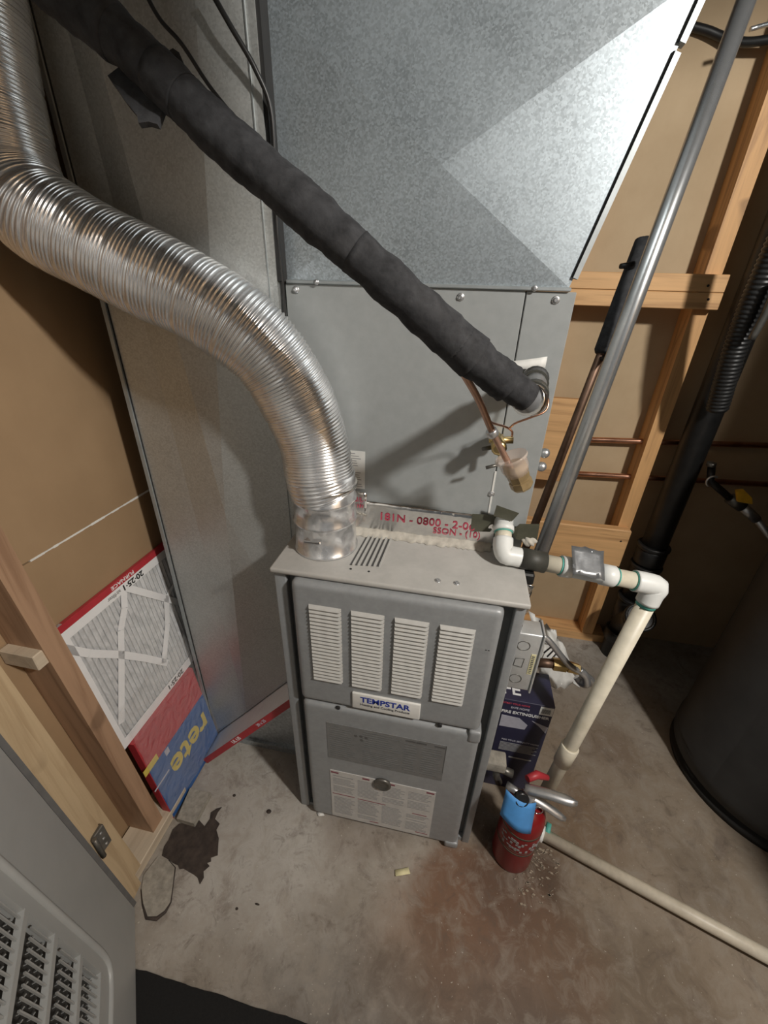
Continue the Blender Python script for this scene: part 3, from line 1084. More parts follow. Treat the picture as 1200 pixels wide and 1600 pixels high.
MB().frombm(bm, 0, True).build('putty_lump', 'mastic', origin=lump, label='pale putty lump beside the drain stub on the coil', category='putty')
bm.free()

# ================================================================ conduit and pipes on the right
em = thing('steel_conduit', (.65, .28, 1.0), 'long shiny steel conduit slanting up past the plenum on the right', 'pipe')
ea, eb = far(836, 888, 1.16), far(1166, 0, .85)
ed = (eb - ea).normalized()
MB().tube([ea, eb + ed * .5], .0195, 28).build('conduit_tube', 'emt_steel', em)
fr = thing('foam_wrapped_copper_line', (.64, .3, 1.0), 'dark copper line with a black foam section behind the steel conduit', 'pipe')
ga, gb = far(812, 880, 1.235), far(938, 556, 1.11)
gc = far(1012, 372, 1.055)
MB().tube([ga, gb, gc], .0115, 16).build('copper_tube', 'copper_dull', fr)
f0_, f1_ = far(943, 553, 1.10), far(1009, 378, 1.052)
MB().tube([f0_, f0_.lerp(f1_, .03), f0_.lerp(f1_, .5), f1_], [.022, .0265, .0275, .0265], 20).build('foam_sleeve', 'black_foam', fr)
t0_ = far(990, 414, 1.04)
MB().tube([t0_, far(969, 416, 1.04)], [.009, .006], 10).build('tie_tail', 'black_plastic', fr)
pA, pB = far(941, 560, 1.10), far(959, 560, ea.lerp(eb, .37).dot(FW) - CAM.dot(FW))
MB().tube([pA + (pA - pB).normalized() * .012, pB], .007, 8).build('pipe_clamp', 'black_plastic', fr)
# capped bolts
for k, (a, c, lab) in enumerate(((851, 708, 'upper of the two round steel caps beside the coil cabinet'), (846, 729, 'lower of the two round steel caps beside the coil cabinet'))):
    p = at(a, c, y=.60)
    p = V(.594, 0, 0) + V(0, p.y, p.z)
    p = at(a, c, y=.30)
    bm = bmesh.new()
    bmesh.ops.create_uvsphere(bm, u_segments=20, v_segments=12, radius=.0125)
    for q in bm.verts: q.co += p
    o = MB().frombm(bm, 0, True).lathe(p, [(.007, 0), (.007, max(.012, p.x - W))], 12, (-1, 0, 0)).build('round_cap', 'steel', origin=p, label=lab, category='cap', group='round caps on the coil cabinet side')
    bm.free()
# copper water pipes through the studs
for (za, zb_, lab) in ((1.066, 1.093, 'upper horizontal copper pipe passing through the back wall stud'), (.912, .925, 'lower horizontal copper pipe passing through the back wall stud')):
    MB().tube([V(.64, 1.10, za - .02), V(1.9, 1.10, zb_ + .02)], .0115, 16).build('copper_pipe', 'copper', origin=(.9, 1.10, za), label=lab, category='pipe', group='copper pipes on the back wall')
# cable across the top of the wall
cp, _ = smooth_path([at(1075, 40, y=1.13), at(1105, 48, y=1.125), at(1130, 58, y=1.12), at(1165, 66, y=1.10), at(1215, 60, y=1.08)], 20)
MB().tube(cp, .011, 12).build('black_cable', 'black_plastic', origin=cp[0], label='thick black cable crossing the back wall top right', category='cable')
cp, _ = smooth_path([at(1172, 46, y=1.0), at(1185, 42, y=1.0), at(1215, 34, y=.98)], 12)
MB().tube(cp, .0055, 10).build('grey_cable', 'steel', origin=cp[0], label='thin pale cable at the top right corner', category='cable')

# black drain stack
sp = thing('black_drain_stack', (1.288, .99, 0), 'black plastic drain stack with couplings in the dark back corner', 'pipe')
sx, sy = 1.288, .99
MB().lathe((sx, sy, 0), [(.050, 0), (.050, 2.9)], 28).build('pipe_length', 'black_plastic', sp)
for z0, h, r in ((.56, .075, .060), (.635, .02, .065), (.44, .10, .060), (.535, .018, .065), (.23, .12, .060), (.35, .018, .066), (.10, .06, .064)):
    MB().lathe((sx, sy, z0), [(r - .004, 0), (r, .004), (r, h - .004), (r - .004, h)], 28).build('coupling', 'black_plastic', sp)
MB().tube([V(sx, sy, .20), V(sx - .02, sy - .12, .32), V(sx - .025, sy - .15, .36)], [.055, .055, .055], 22).build('wye_branch', 'black_plastic', sp)
MB().lathe(V(sx - .025, sy - .15, .36), [(.062, 0), (.062, .025), (.05, .027), (.05, .02)], 24, (-.1, -.6, .75)).build('branch_hub', 'black_plastic', sp)

# corrugated black hose, top right
hp, Lh = smooth_path([at(1226, 360, y=.78), at(1190, 440, y=.80), at(1165, 500, y=.82), at(1142, 566, y=.84), at(1120, 640, y=.87)], 161)
MB().tube(hp, [.030 + (.003 if i % 4 in (1, 2) else 0) for i in range(161)], 18).build('corrugated_hose', 'black_plastic', origin=hp[0], label='black corrugated hose hanging in the dark upper right', category='hose')
hp, _ = smooth_path([at(1216, 440, y=.74), at(1196, 490, y=.75), at(1174, 530, y=.76)], 10)
MB().tube(hp, .010, 12).build('steel_nipple', 'hinge_metal', origin=hp[0], label='short dull steel pipe beside the black corrugated hose', category='pipe')

# gas line with yellow handle
gl = thing('gas_shutoff_valve', (1.45, .88, .95), 'gas shutoff valve with a yellow handle in the dark beside the heater', 'valve')
g0, g1, g2, g3, g4 = at(1110, 752, y=.90), at(1140, 778, y=.89), at(1160, 792, y=.88), at(1182, 812, y=.87), at(1222, 862, y=.86)
MB().tube([at(1112, 727, y=.93), g0, g1], .013, 14).build('gas_pipe', 'black_plastic', gl)
MB().tube([g1, g2], .021, 12).build('valve_body', 'hinge_metal', gl)
MB().tube([g2, g3], .017, 12).build('union', 'steel', gl)
MB().tube([g3, g4, g4 + (g4 - g3)], .012, 12).build('flex_connector', 'steel', gl)
rg = []
for k in range(14):
    a = math.pi * (.35 + 1.1 * k / 13)
    rg.append(at(1113, 752, y=.885) + V(math.cos(a) * .020, -.002, math.sin(a) * .020))
MB().tube(rg, .004, 8).build('pipe_clip', 'steel', gl)
MB().lathe(at(1110, 729, y=.92), [(.014, 0), (.016, .004), (.016, .016)], 8, (0, 0, 1)).build('hex_fitting', 'hinge_metal', gl)
hq = [at(1151, 767, y=.85), at(1163, 766, y=.85), at(1175, 778, y=.85), at(1176, 788, y=.85), at(1153, 784, y=.85)]
MB().prism(hq, V(0, .012, 0)).build('handle', 'valve_yellow', gl, label='yellow lever handle')

# water heater
wh = thing('water_heater', (1.69, .45, 0), 'big dark grey cylindrical water heater at the right edge', 'water heater')
hx, hy = 1.69, .45
MB().lathe((hx, hy, 0), [(.312, 0), (.312, .02), (.300, .021), (.300, .055)], 72).build('base_ring', 'tank_base', wh)
MB().lathe((hx, hy, .05), [(.300, 0), (.314, .004), (.314, .05), (.310, .055), (.310, 1.28), (.30, 1.31), (.2, 1.34)], 72).build('tank_jacket', 'tank_paint', wh)
MB().lathe((hx, hy, 1.36), [(.05, 0), (.05, 1.5)], 24).build('vent_pipe', 'galvanised', wh)

# ================================================================ things at the furnace's right side
jb = thing('junction_box', (.60, .20, .60), 'steel electrical junction box with round knockouts on the furnace side', 'electrical box')
jz0, jz1, jy = .660, .890, .10
j0, j1 = at(808, 990, y=jy), at(842, 992, y=jy)
k0, k1 = at(802, 1072, y=jy), at(838, 1086, y=jy)
zt, zbm = (j0.z + j1.z) / 2, (k0.z + k1.z) / 2
x1 = (j1.x + k1.x) / 2 - .004
MB().box(W, x1, jy, jy + .055, zbm, zt, bev=.005, seg=2).build('box_body', 'box_steel', jb)
MB().box(x1 - .001, x1 + .004, jy - .004, jy + .058, zbm - .004, zt + .004, bev=.001, seg=1).build('cover_plate', 'box_steel', jb)
hgt = zt - zbm
for f_ in (.80, .20):
    cz = zbm + hgt * f_
    rg = [V((W + x1) / 2 - .001 + math.cos(a) * .0155, jy - .0006, cz + math.sin(a) * .0155) for a in np.linspace(0, 2 * math.pi, 25)]
    MB().tube(rg, .0009, 6).build('knockout', 'hinge_metal', jb)
cz = zbm + hgt * .5
rg = [V((W + x1) / 2 - .001 + a, jy - .0006, cz + c) for a, c in ((-.014, -.012), (.008, -.016), (.010, .016), (-.012, .014), (-.014, -.012))]
MB().tube(rg, .0009, 6).build('knockout', 'hinge_metal', jb)
sb = MB().box(x1 - .018, x1 - .006, jy - .0012, jy - .0002, cz - .036, cz + .036).build('barcode_sticker', 'yellow_scrap', jb)
pr = MB()
for k in range(10):
    pr.box(x1 - .016, x1 - .009, jy - .0017, jy - .001, cz - .032 + k * .0065, cz - .032 + k * .0065 + .0032)
pr.build('bars', 'print_dark', sb, kind='stuff')
MB().box(W, W + .03, jy + .01, jy + .05, zt, zt + .035, bev=.006, seg=2).build('conduit_connector', 'steel', jb)

# crumpled foil/wiring at the cabinet edge above the box
g = []
for i in range(12):
    pz = 1.0 - i * .013
    g.append([V(W + .004 + j * .010 + rnd.uniform(-.003, .003), .09 + rnd.uniform(-.006, .006), pz) for j in range(3)])
MB().sheet(g, .001).build('foil_scrap', 'alu_foil', origin=g[5][1], label='crumpled foil tape on the furnace edge above the junction box', category='tape')
MB().box(W + .002, W + .028, .105, .145, .985, 1.016, bev=.004, seg=1).build('hose_end', 'black_plastic', origin=(W + .015, .125, 1.0), label='dark stub beneath the drain pipe at the furnace corner', category='fitting')

# white printed plastic sheet behind the box
g = []
sa, sb2, sc, sd2 = at(828, 958, y=.33), at(868, 985, y=.36), at(905, 1072, y=.42), at(845, 1075, y=.33)
for i in range(10):
    g.append([(sa.lerp(sb2, j / 8)).lerp(sd2.lerp(sc, j / 8), i / 9) + V(rnd.uniform(-.006, .006), rnd.uniform(-.012, .012), rnd.uniform(-.005, .005)) for j in range(9)])
wsh = thing('crumpled_paper_sheet', (sa + sc) / 2, 'crumpled white printed sheet hanging behind the junction box', 'paper')
MB().sheet(g, .0008).build('sheet', 'white_paper', wsh)
b = MB()
for (a0, c0_, a1, c1_) in ((838, 975, 847, 985), (843, 970, 850, 980), (862, 1010, 850, 1020), (868, 1013, 855, 1026), (872, 1018, 862, 1030)):
    p, q = at(a0, c0_, y=.31), at(a1, c1_, y=.31)
    b.tube([p, q], .0028, 6)
b.build('print_strokes', 'print_dark', wsh, kind='stuff')

# gas connector
gc_ = thing('gas_connector', (.7, .3, .72), 'brass gas fitting with a looped corrugated steel connector', 'pipe')
MB().tube([at(838, 1035, y=.24), at(866, 1037, y=.24)], .014, 16).build('iron_nipple', 'copper_dull', gc_)
b0, b1, b2, b3 = at(864, 1037, y=.24), at(884, 1040, y=.24), at(887, 1041, y=.24), at(904, 1046, y=.24)
MB().tube([b0, b1], .020, 6, smooth=False).build('hex_nut', 'brass', gc_)
MB().tube([b1, b2], .015, 12).build('flare_neck', 'brass', gc_)
MB().tube([b2, b3], [.018, .016], 6, smooth=False).build('hex_nut', 'brass', gc_)
hp, _ = smooth_path([b3, at(914, 1056, y=.24), at(916, 1068, y=.24), at(908, 1066, y=.26), at(901, 1057, y=.27)], 61)
MB().tube(hp, [.0115 + (.0012 if i % 2 else 0) for i in range(61)], 14).build('corrugated_loop', 'steel', gc_)
hp, _ = smooth_path([at(828, 986, y=.20), at(846, 992, y=.22), at(860, 1004, y=.22), at(876, 1024, y=.22), at(890, 1040, y=.225), at(905, 1049, y=.235), at(922, 1060, y=.25), at(926, 1070, y=.26)], 121)
MB().tube(hp, [.0085 + (.0009 if i % 2 else 0) for i in range(121)], 14).build('armored_cable', 'steel', gc_)

# extinguisher carton
ec = thing('extinguisher_carton', (.69, .25, 0), 'dark blue fire extinguisher carton standing beside the furnace', 'carton')
yf = .205
tr = at(868, 1106, y=yf)
ztop = tr.z
xr_ = tr.x
xl_ = xr_ - .155
MB().box(xl_, xr_, yf, yf + .13, 0.001, ztop, bev=.0015, seg=1).build('carton', 'navy_card', ec)
MB().box(xr_ - .042, xr_ - .002, yf - .0012, yf, ztop - .042, ztop - .006).build('barcode_panel', 'white_paper', ec)
b = MB()
for k in range(9):
    b.box(xr_ - .036 + k * .003, xr_ - .0345 + k * .003, yf - .002, yf - .001, ztop - .034, ztop - .014)
b.build('bars', 'print_dark', ec, kind='stuff')
text('carton_lettering', 'FIRE EXTINGUISHER', (xr_ - .008, yf - .0008, ztop - .056), X, Z, .0165, 'white_card', ec, .0004, 'RIGHT')
text('carton_lettering', 'SAFE HOME', (xr_ - .072, yf - .0008, ztop - .033), X, Z, .011, 'pale_print', ec, .0002, 'RIGHT')
text('carton_lettering', 'PROTECT YOUR HOME', (xr_ - .074, yf - .0008, ztop - .016), X, Z, .009, 'print_red', ec, .0002, 'RIGHT')
text('carton_lettering', 'FOR YOUR SECURITY HOME', (xr_ - .012, yf - .0008, ztop - .195), X, Z, .0095, 'pale_print', ec, .0001, 'RIGHT')
b = MB()
z = ztop
b.prism([V(xl_ + .004, yf - .0008, z - .13), V(xl_ + .004, yf - .0008, z - .075), V(xl_ + .06, yf - .0008, z - .078), V(xl_ + .09, yf - .0008, z - .105), V(xl_ + .085, yf - .0008, z - .128)], V(0, .0008, 0))
b.prism([V(xr_ - .055, yf - .0008, z - .08), V(xr_ - .002, yf - .0008, z - .098), V(xr_ - .004, yf - .0008, z - .128), V(xr_ - .03, yf - .0008, z - .10)], V(0, .0008, 0))
b.build('house_picture', 'pale_print', ec)
b = MB()
for k in range(7):
    b.box(xl_ + .02, xr_ - .012 - (k % 3) * .008, yf - .0008, yf, z - .212 - k * .0065, z - .2095 - k * .0065)
b.box(xl_ + .06, xr_ - .02, yf - .0008, yf, z - .287, z - .281)
b.build('fine_print', 'print_grey', ec, kind='stuff')
b = MB()
b.box(xr_, xr_ + .0008, yf + .03, yf + .06, ztop - .07, ztop - .02)
text('carton_lettering', 'FE', (xl_ + .025, yf + .04, ztop + .0006), X, Y, .06, 'white_card', ec, .001)

# fire extinguisher
fe = thing('fire_extinguisher', (.712, .004, 0), 'small red fire extinguisher with a blue tag on the rusty floor', 'fire extinguisher')
ex, ey = .712, .004
R_ = .060
MB().lathe((ex, ey, 0), [(.052, 0), (.058, .004), (R_, .012), (R_, .235), (.057, .255), (.048, .272), (.034, .284), (.022, .289), (.018, .292)], 40).build('cylinder', 'ext_red', fe)
MB().lathe((ex, ey, .289), [(.018, 0), (.019, .003), (.019, .022), (.015, .024), (.015, .05)], 20).build('valve_head', 'steel', fe)
lb = MB().lathe((ex, ey, .115), [(R_ + .0006, 0), (R_ + .0006, .006)], 40).lathe((ex, ey, .128), [(R_ + .0005, 0), (R_ + .0005, .002)], 40).lathe((ex, ey, .205), [(R_ + .0006, 0), (R_ + .0006, .008)], 40)
lb.build('label_rings', 'olive_tape', fe)
b = MB()
for k in range(18):
    a = math.radians(-150 + k * 7.5)
    for r in range(3):
        if random.random() < .35: continue
        z = .14 + r * .018 + random.uniform(0, .012)
        p = V(ex + math.cos(a) * (R_ + .0006), ey + math.sin(a) * (R_ + .0006), z)
        t = V(-math.sin(a), math.cos(a), 0)
        b.obox(p, t * .0035, V(math.cos(a), math.sin(a), 0) * .0004, Z * random.uniform(.0015, .007))
b.build('label_print', 'print_grey', fe, kind='stuff')
hd = V(.97, -.18, .06).normalized()


def lever(z, lift, length, wid, name):
    g = []
    for t in np.linspace(0, 1, 10):
        row = []
        for s_ in np.linspace(-1, 1, 6):
            wv = wid * (1 if t < .8 else math.sqrt(max(.05, 1 - ((t - .8) / .2) ** 2)))
            side = hd.cross(Z).normalized()
            row.append(V(ex, ey, z) + hd * (-.02 + t * length) + side * (s_ * wv) + Z * (lift * t - .010 * s_ * s_ + .006 * math.sin(t * 3)))
        g.append(row)
    return MB().sheet(g, .003).build(name, 'steel', fe)


lever(.362, .010, .135, .015, 'squeeze_lever')
lever(.338, -.055, .125, .013, 'carry_handle')
MB().lathe(far(815, 1249, 1.112), [(.002, -.012), (.019, -.010), (.020, 0), (.020, .004), (.017, .006)], 24, -FW).build('gauge', 'gauge_black', fe)
MB().tube([V(ex - .012, ey, .318), V(ex - .045, ey + .012, .322), V(ex - .062, ey + .02, .318)], [.012, .010, .013], 14).build('nozzle', 'steel', fe)
rp = V(ex + .020, ey - .030, .322)
rg = [rp + V(math.cos(a) * .012, 0, math.sin(a) * .016 - .004) for a in np.linspace(0, 2 * math.pi, 25)]
MB().tube(rg, .0015, 6).build('pull_pin_ring', 'chrome', fe)
rg, _ = smooth_path([V(ex - .02, ey - .02, .335), V(ex + .0, ey - .034, .315), V(ex + .018, ey - .028, .335)], 14)
MB().tube(rg, .0012, 6).build('pin_chain', 'chrome', fe)
ta, tb, tc, td = far(791, 1233, 1.115), far(838, 1254, 1.12), far(829, 1303, 1.135), far(781, 1272, 1.135)
g = []
for i in range(6):
    g.append([(ta.lerp(tb, j / 7)).lerp(td.lerp(tc, j / 7), i / 5) - Y * (.016 * math.sin(math.pi * j / 7)) for j in range(8)])
tg = MB().sheet(g, .001).build('blue_tag', 'tag_blue', fe, label='blue paper tag tied below the valve')
MB().tube([V(ex - .01, ey + .03, .355), V(ex + .02, ey + .05, .352), V(ex + .055, ey + .058, .335)], [.010, .012, .008], 12).build('red_knob', 'red_card', fe)

# grey gas valve block at the furnace's lower right side
gv = thing('galvanised_fitting', (.63, .03, .22), 'pale speckled fitting between the furnace side and the red extinguisher', 'fitting')
q = at(777, 1191, y=.06)
MB().box(W + .001, q.x + .024, .04, .085, q.z - .02, q.z + .02, bev=.006, seg=2).build('block', 'rubble', gv)
MB().tube([V(q.x + .004, .062, q.z - .02), V(q.x + .008, .062, q.z - .07), V(q.x + .02, .062, q.z - .10)], .011, 12).build('pipe_stub', 'hinge_metal', gv)
MB().tube([V(q.x + .01, .062, q.z - .028), V(q.x + .05, .055, q.z - .034)], .012, 12).build('side_nipple', 'hinge_metal', gv)

# ================================================================ filters leaning on the left wall
O = V(-.420, 0, 0)
vdir = V(-.082, 0, .862).normalized()
udir = Y
nF = udir.cross(vdir)
if nF.x < 0: nF = -nF


def fv(u_, v_):
    p = on(u_, v_, O, nF) - O
    return p.dot(udir), p.dot(vdir)


def fp(a, c, off=0.0):
    return O + udir * a + vdir * c + nF * off


vt = fv(180, 909)[1]
vw = fv(180, 909)[1] - .020
vm = fv(185, 933)[1]
vl = fv(254, 1061)[1]
vr = fv(262, 1078)[1] - .012
vb = fv(270, 1143)[1]
va = fv(230, 1205)[1]
ua0, ua1 = fv(100, 980)[0] - .02, .30
pa0 = ua0 + .022
pa1 = .158
lf = thing('leaning_air_filter', fp(.04, vr), 'white pleated air filter with lattice leaning on the left wall', 'filter')


def slab(a0, a1, c0_, c1_, o0, o1):
    return [fp(a0, c0_, o0), fp(a1, c0_, o0), fp(a1, c1_, o0), fp(a0, c1_, o0), fp(a0, c0_, o1), fp(a1, c0_, o1), fp(a1, c1_, o1), fp(a0, c1_, o1)]


# pleated media
g = []
npl_ = 60
for i in range(npl_ + 1):
    a = ua0 + .006 + (ua1 - ua0 - .012) * i / npl_
    o_ = -.003 if i % 2 else -.0085
    g.append([fp(a, vr + .004, o_), fp(a, vt - .006, o_)])
MB().sheet(g, .001, smooth=False).build('pleated_media', 'filter_media', lf)
MB().hexa(slab(ua0, ua1, vt - .0012, vt + .0, -.010, .001)).build('red_top_edge', 'red_card', lf)
MB().hexa(slab(ua0, ua1, vw, vt - .0012, -.001, .0005)).build('red_border', 'red_card', lf)
MB().hexa(slab(ua0, ua1, vm, vw, -.001, .0004)).build('card_border', 'white_card', lf)
MB().hexa(slab(ua0, ua1, vr, vr + .030, -.001, .0004)).build('card_border', 'white_card', lf)
MB().hexa(slab(ua0, ua0 + .02, vr, vt, -.010, .0003)).build('card_border', 'white_card', lf)
MB().hexa(slab(ua1 - .02, ua1, vr, vt, -.010, .0003)).build('card_border', 'white_card', lf)


def strut(pts, wd, seedv=0):
    P = [fv(*p) for p in pts]
    b = MB()
    for (a, c), (a2, c2) in zip(P, P[1:]):
        d_ = V(a2 - a, c2 - c, 0)
        n_ = V(-d_.y, d_.x, 0).normalized() * wd
        q = [(a + n_.x, c + n_.y), (a2 + n_.x, c2 + n_.y), (a2 - n_.x, c2 - n_.y), (a - n_.x, c - n_.y)]
        b.hexa([fp(x_, y_, -.0015) for x_, y_ in q] + [fp(x_, y_, .0003) for x_, y_ in q])
    return b.build('lattice_strut', 'white_card', lf)


strut([(193, 915), (195, 950), (189, 985), (190, 1023)], .0105)
strut([(190, 1023), (190, 1070), (190, 1130)], .0105)
strut([(90, 1012), (140, 1021), (190, 1023)], .0105)
strut([(190, 1023), (225, 1028), (262, 1036)], .0105)
strut([(193, 917), (225, 926), (262, 936), (300, 948)], .0105)
strut([(260, 934), (262, 975), (256, 1036)], .0105)
strut([(260, 934), (285, 890)], .006)
u1, v1 = fv(200, 907)
text('size_print', '20·25·1', fp(fv(207, 906)[0], (vm + vw) / 2, .001), -udir, -vdir, .024, 'ink_black', lf, .0006, sx=1.15)
text('size_print', '20·25·1', fp(fv(266, 1042)[0], vr + .015, .001), -udir, -vdir, .024, 'ink_black', lf, .0006, sx=1.1)
text('size_print', 'airfilter', fp(fv(176, 926)[0], (vm + vw) / 2, .001), -udir, -vdir, .016, 'print_grey', lf, .0002, sx=1.0)
text('size_print', 'FURNACE', fp(fv(190, 903)[0], vt - .010, .0012), -udir, -vdir, .015, 'white_card', lf, .0002, sx=1.3)

pk = thing('filter_pack', fp(.04, 0), 'red and blue filter pack in clear plastic leaning at the left wall foot', 'pack')
MB().hexa(slab(pa0, pa1, .002, vr - .001, -.010, .016)).build('pack_board', 'red_card', pk)
P0, P1 = fv(310, 1076), fv(229, 1210)
bl_ = [(fv(312, 1078)), (fv(229, 1212)), (fv(262, 1262)), (-.13, .006), (ua1 - .02, .006), (ua1 - .02, fv(312, 1078)[1])]
cbl = max(P0[1], P1[1])
MB().hexa(slab(pa0 + .002, pa1, .004, (P0[1] + P1[1]) / 2, .0162, .0172)).build('blue_panel', 'blue_card', pk)
OP = O + nF * .017


def fv2(u_, v_):
    p = on(u_, v_, OP, nF) - O
    return p.dot(udir), p.dot(vdir)


text('pack_lettering', 'rete', fp(*fv2(298, 1160), .0174), -udir, -vdir, .125, 'yellow_ink', pk, .003, sx=.95)
q = fv2(236, 1196)
MB().hexa(slab(q[0] - .03, q[0] + .03, q[1] - .012, q[1] + .012, .0164, .0176)).build('yellow_panel', 'yellow_ink', pk)
q = fv2(261, 1174)
MB().hexa(slab(q[0] - .009, q[0] + .009, q[1] - .012, q[1] + .012, .0172, .0177)).build('badge', 'pale_print', pk)
q = fv2(258, 1212)
MB().hexa(slab(q[0] - .05, q[0] + .02, q[1] - .003, q[1] + .003, .0172, .0177)).build('stripe', 'pale_print', pk)
g = []
rnd = random.Random(12)
for i in range(14):
    c = .03 + (vl + .08 - .03) * i / 13
    g.append([fp(pa0 + .0 + (.32) * j / 17, c, .023 + rnd.uniform(-.003, .005)) for j in range(18)])
MB().sheet(g, .0004).build('plastic_wrap', 'plastic_film', pk, label='clear crinkled plastic wrap')

# ================================================================ door, lower left
H0 = V(-.364, -.359, 0)
ddir = V(.152, -.183, 0).normalized()
dnrm = V(-ddir.y, ddir.x, 0)
if dnrm.dot(CAM - H0) < 0: dnrm = -dnrm
do = thing('door_1', H0 + ddir * .3, 'open pale grey closet door with a louvered metal vent', 'door', kind='structure')


def dp(s_, z, o_=0.0): return H0 + ddir * s_ + Z * z + dnrm * o_ + Y * (LEAN * z)


def dv(u_, v_):
    p = on(u_, v_, H0, dnrm)
    return (p - H0).dot(ddir), p.z


def dslab(s0, s1, z0, z1, o0, o1):
    return [dp(s0, z0, o0), dp(s1, z0, o0), dp(s1, z1, o0), dp(s0, z1, o0), dp(s0, z0, o1), dp(s1, z0, o1), dp(s1, z1, o1), dp(s0, z1, o1)]



S0d, S1d, Z0d, Z1d = .0, .76, .012, 2.0
gs0, gs1, gzb = .197, .440, .268
rows = [.268, .386, .516, .644, .772, .900, 1.028]
b = MB()
b.hexa(dslab(S0d, gs0, Z0d, Z1d, -.035, 0))
b.hexa(dslab(gs1, S1d, Z0d, Z1d, -.035, 0))
b.hexa(dslab(gs0, gs1, Z0d, gzb, -.035, 0))
b.hexa(dslab(gs0, gs1, rows[-1], Z1d, -.035, 0))
b.build('door_leaf', 'door_paint', do)
MB().hexa(dslab(gs0 - .004, gs1 + .004, gzb - .004, rows[-1] + .004, -.032, -.022)).build('vent_back', 'grille_dark', do)
fin = None
for r in range(len(rows) - 1):
    za, zb2 = rows[r], rows[r + 1]
    MB().hexa(dslab(gs0 - .002, gs1, zb2 - .0075, zb2 + .0075, -.010, .0012)).build('vent_bar', 'door_paint', do)
    k = 0
    s_ = gs0 + .008
    while s_ < gs1 - .01:
        if fin is None:
            q = MB()
            q.hexa([dp(s_, za + .008, -.0065), dp(s_ + .0026, za + .008, -.0065), dp(s_ + .0034, za + .008, -.0025), dp(s_ + .0008, za + .008, -.0025),
                    dp(s_, zb2 - .028, -.0065), dp(s_ + .0026, zb2 - .028, -.0065), dp(s_ + .0034, zb2 - .026, -.0025), dp(s_ + .0008, zb2 - .026, -.0025)])
            q.hexa([dp(s_ + .001, za + .012, -.016), dp(s_ + .013, za + .028, -.016), dp(s_ + .013, za + .031, -.016), dp(s_ + .001, za + .016, -.016),
                    dp(s_ + .001, za + .012, -.012), dp(s_ + .013, za + .028, -.012), dp(s_ + .013, za + .031, -.012), dp(s_ + .001, za + .016, -.012)])
            q.hexa([dp(s_ + .001, za + .052, -.016), dp(s_ + .013, za + .068, -.016), dp(s_ + .013, za + .071, -.016), dp(s_ + .001, za + .056, -.016),
                    dp(s_ + .001, za + .052, -.012), dp(s_ + .013, za + .068, -.012), dp(s_ + .013, za + .071, -.012), dp(s_ + .001, za + .056, -.012)])
            fin = q.build('vent_fin', 'door_paint', do)
            fs, fz = s_, za
        else:
            clone(fin, 'vent_fin', ddir * (s_ - fs) + (Z + Y * LEAN) * (za - fz), do)
        s_ += .0152
# raised bead round the vent
bd, _ = smooth_path([dp(.164, 1.20), dp(.164, .9), dp(.164, .6), dp(.164, .34), dp(.165, .275), dp(.171, .232), dp(.186, .212), dp(.220, .205), dp(.30, .205), dp(.50, .205)], 60)
MB().tube(bd, .0075, 10).build('raised_bead', 'door_paint', do)
# plain dark strip beside the door and hinge on the jamb
post('jamb_strip', [(-.395, -.3560), (-.372, -.3560), (-.372, -.345), (-.384, -.345)], .004, (0, LEAN * 2.86), 'dark_strip', wl)
hz = at(150, 1325, x=-.384)
hg = thing('door_hinge', hz, 'dull metal hinge leaf on the pale door jamb', 'hinge')
MB().box(-.3915, -.3815, -.352, -.318, hz.z - .040, hz.z + .040, bev=.002, seg=1).build('hinge_leaf', 'hinge_metal', hg)
MB().lathe((-.3765, -.352, hz.z - .042), [(.006, 0), (.006, .084)], 12).build('hinge_knuckle', 'hinge_metal', hg)
for dz in (-.025, .0, .025):
    MB().lathe((-.3815, -.332, hz.z + dz), [(.004, 0), (.003, .0012)], 10, (1, 0, 0)).build('hinge_screw', 'steel', hg)

# ================================================================ floor things
rug = MB()
rnd = random.Random(2)
g = []
ys = [-1.4, -1.0, -.7, -.56, -.50, -.475]
cols = 60
for yy in ys[:-1]:
    g.append([V(-.32 + 1.1 * j / cols, yy, .006) for j in range(cols + 1)])
g.append([V(-.32 + 1.1 * j / cols, -.462 + rnd.uniform(-.0015, .0015), .005) for j in range(cols + 1)])
rug.sheet(g, .008, smooth=False).build('black_rug', 'rug_black', origin=(.1, -.9, 0), label='black fuzzy rug at the bottom edge of the concrete floor', category='rug')

px = [(540, 400), (600, 345), (700, 330), (722, 372), (788, 312), (840, 370), (888, 302), (898, 240), (955, 203), (1000, 190), (962, 240), (937, 300), (980, 345), (950, 402), (972, 480), (966, 560), (962, 640), (900, 662), (898, 700), (862, 712), (885, 742), (830, 790), (832, 850), (795, 912), (775, 852), (735, 820), (690, 795), (640, 765), (605, 772), (590, 735), (545, 715), (500, 680), (440, 645), (460, 560), (500, 500)]
q = [at(180 + a / 6, 1230 + c / 6, z=0.0) for a, c in px]
MB().prism([p + Z * .0008 for p in q], Z * .0022).build('dark_residue', 'residue', origin=at(295, 1325, z=0), label='ragged dark brown residue patch on the floor by the door jamb', category='stain')

zt_ = .024
q = [at(297, 1231, z=zt_), at(329, 1238, z=zt_), at(303, 1287, z=zt_), at(276, 1279, z=zt_)]
MB().prism([V(p.x, p.y, .0005) for p in q], Z * (zt_ - .0005)).build('concrete_lump', 'rubble', origin=q[0], label='small flat pale block on the floor beside the filter pack', category='block')


def scrap(px, name, mat, lab, cat, h=.004):
    q = [at(a, c, z=0) for a, c in px]
    ce = sum(q, V(0, 0, 0)) / len(q)
    g = [[V(p.x, p.y, .003 + h * (i % 2)) for i, p in enumerate((q[0], q[1]))], [V(p.x, p.y, .003 + h * ((i + 1) % 2)) for i, p in enumerate((q[3], q[2]))]]
    return MB().sheet(g, .001).build(name, mat, origin=ce, label=lab, category=cat)


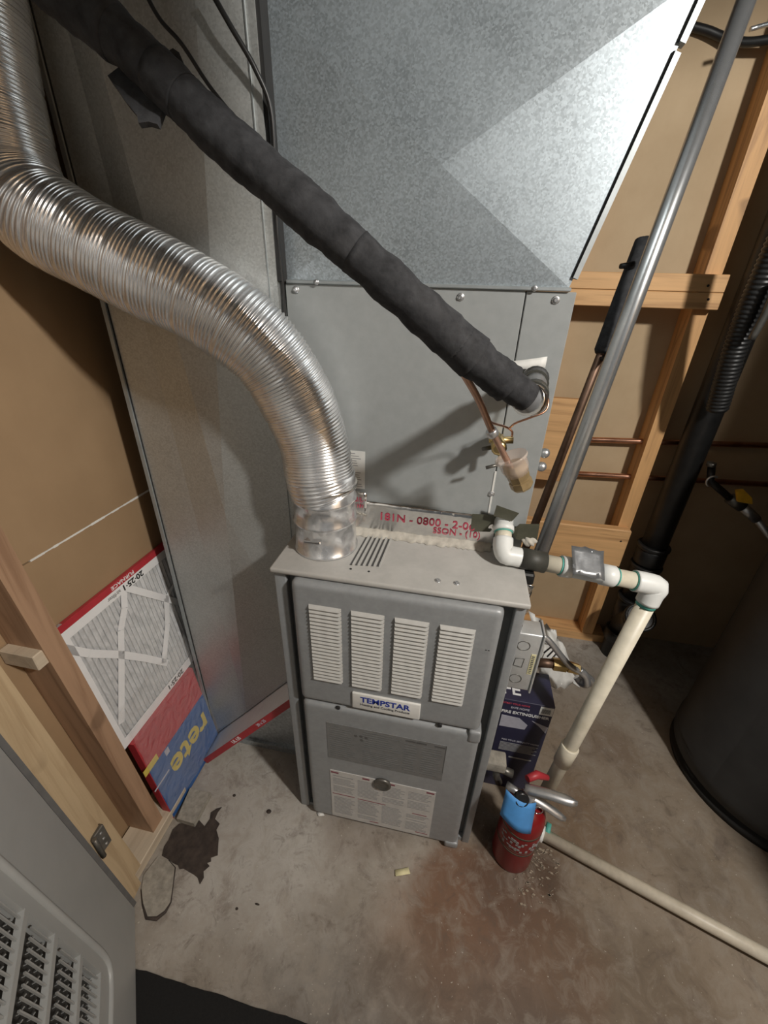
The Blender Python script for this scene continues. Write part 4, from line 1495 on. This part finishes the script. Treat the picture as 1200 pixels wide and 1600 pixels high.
scrap([(617, 1360), (638, 1357), (641, 1366), (618, 1371)], 'paper_scrap', 'yellow_scrap', 'pale yellow paper scrap on the concrete in front of the furnace', 'scrap')
scrap([(495, 1270), (504, 1268), (507, 1275), (498, 1277)], 'plaster_chip', 'white_paper', 'tiny white chip on the concrete at the furnace left corner', 'chip')
for k, (a, c, r) in enumerate(((420, 1268, .006), (366, 1243, .004), (402, 1413, .005), (370, 1420, .003))):
    p = at(a, c, z=0)
    bm = bmesh.new()
    bmesh.ops.create_icosphere(bm, subdivisions=2, radius=r)
    for q_ in bm.verts: q_.co = p + V(q_.co.x * 1.5, q_.co.y * (1.2 if k != 2 else .5), max(-.0005, q_.co.z * .5) + .0006)
    MB().frombm(bm, 0, True).build('dirt_crumb', 'residue', origin=p, label=('largest dark crumb on the floor left of the furnace', 'small dark crumb on the floor near the boot', 'thin dark twig-like crumb on the open concrete', 'tiny dark crumb left of the twig-like crumb')[k], category='crumb', group='dark crumbs on the floor')
    bm.free()

# mineral crust round the extinguisher foot
cr = MB()
rnd = random.Random(8)
for k in range(90):
    a = rnd.uniform(-.9, 1.2)
    rr = rnd.uniform(.066, .15)
    p = V(ex + math.cos(a - .6) * rr, ey + math.sin(a - .6) * rr * .9, .001)
    s_ = rnd.uniform(.0012, .0045)
    cr.obox(p, V(s_, rnd.uniform(-.002, .002), 0), V(rnd.uniform(-.003, .003), s_ * .6, 0), V(0, 0, .0018))
cr.build('mineral_crust', 'crust', origin=(ex + .1, ey, 0), label='pale flaky mineral crust on the rusty floor by the extinguisher', category='debris', kind='stuff')

# wires down the return duct
cp, _ = smooth_path([at(222, -20, y=.11), at(250, 30, y=.115), at(285, 70, y=.12), at(330, 138, y=.13), at(386, 206, y=.14), at(425, 252, y=.15)], 40)
MB().tube(cp, .0032, 8).build('thin_wire', 'black_plastic', origin=cp[20], label='thin dark wire crossing the duct above the foam pipe', category='wire')
cp, _ = smooth_path([at(326, -20, y=.125), at(360, 40, y=.13), at(400, 110, y=.145), at(424, 178, y=.160), at(430, 300, y=.168), at(434, 380, y=.172), at(441, 440, y=.178), at(447, 540, y=.180)], 60)
MB().tube(cp, .0042, 8).build('black_cable', 'black_plastic', origin=cp[20], label='black cable running down the gap beside the plenum', category='cable')
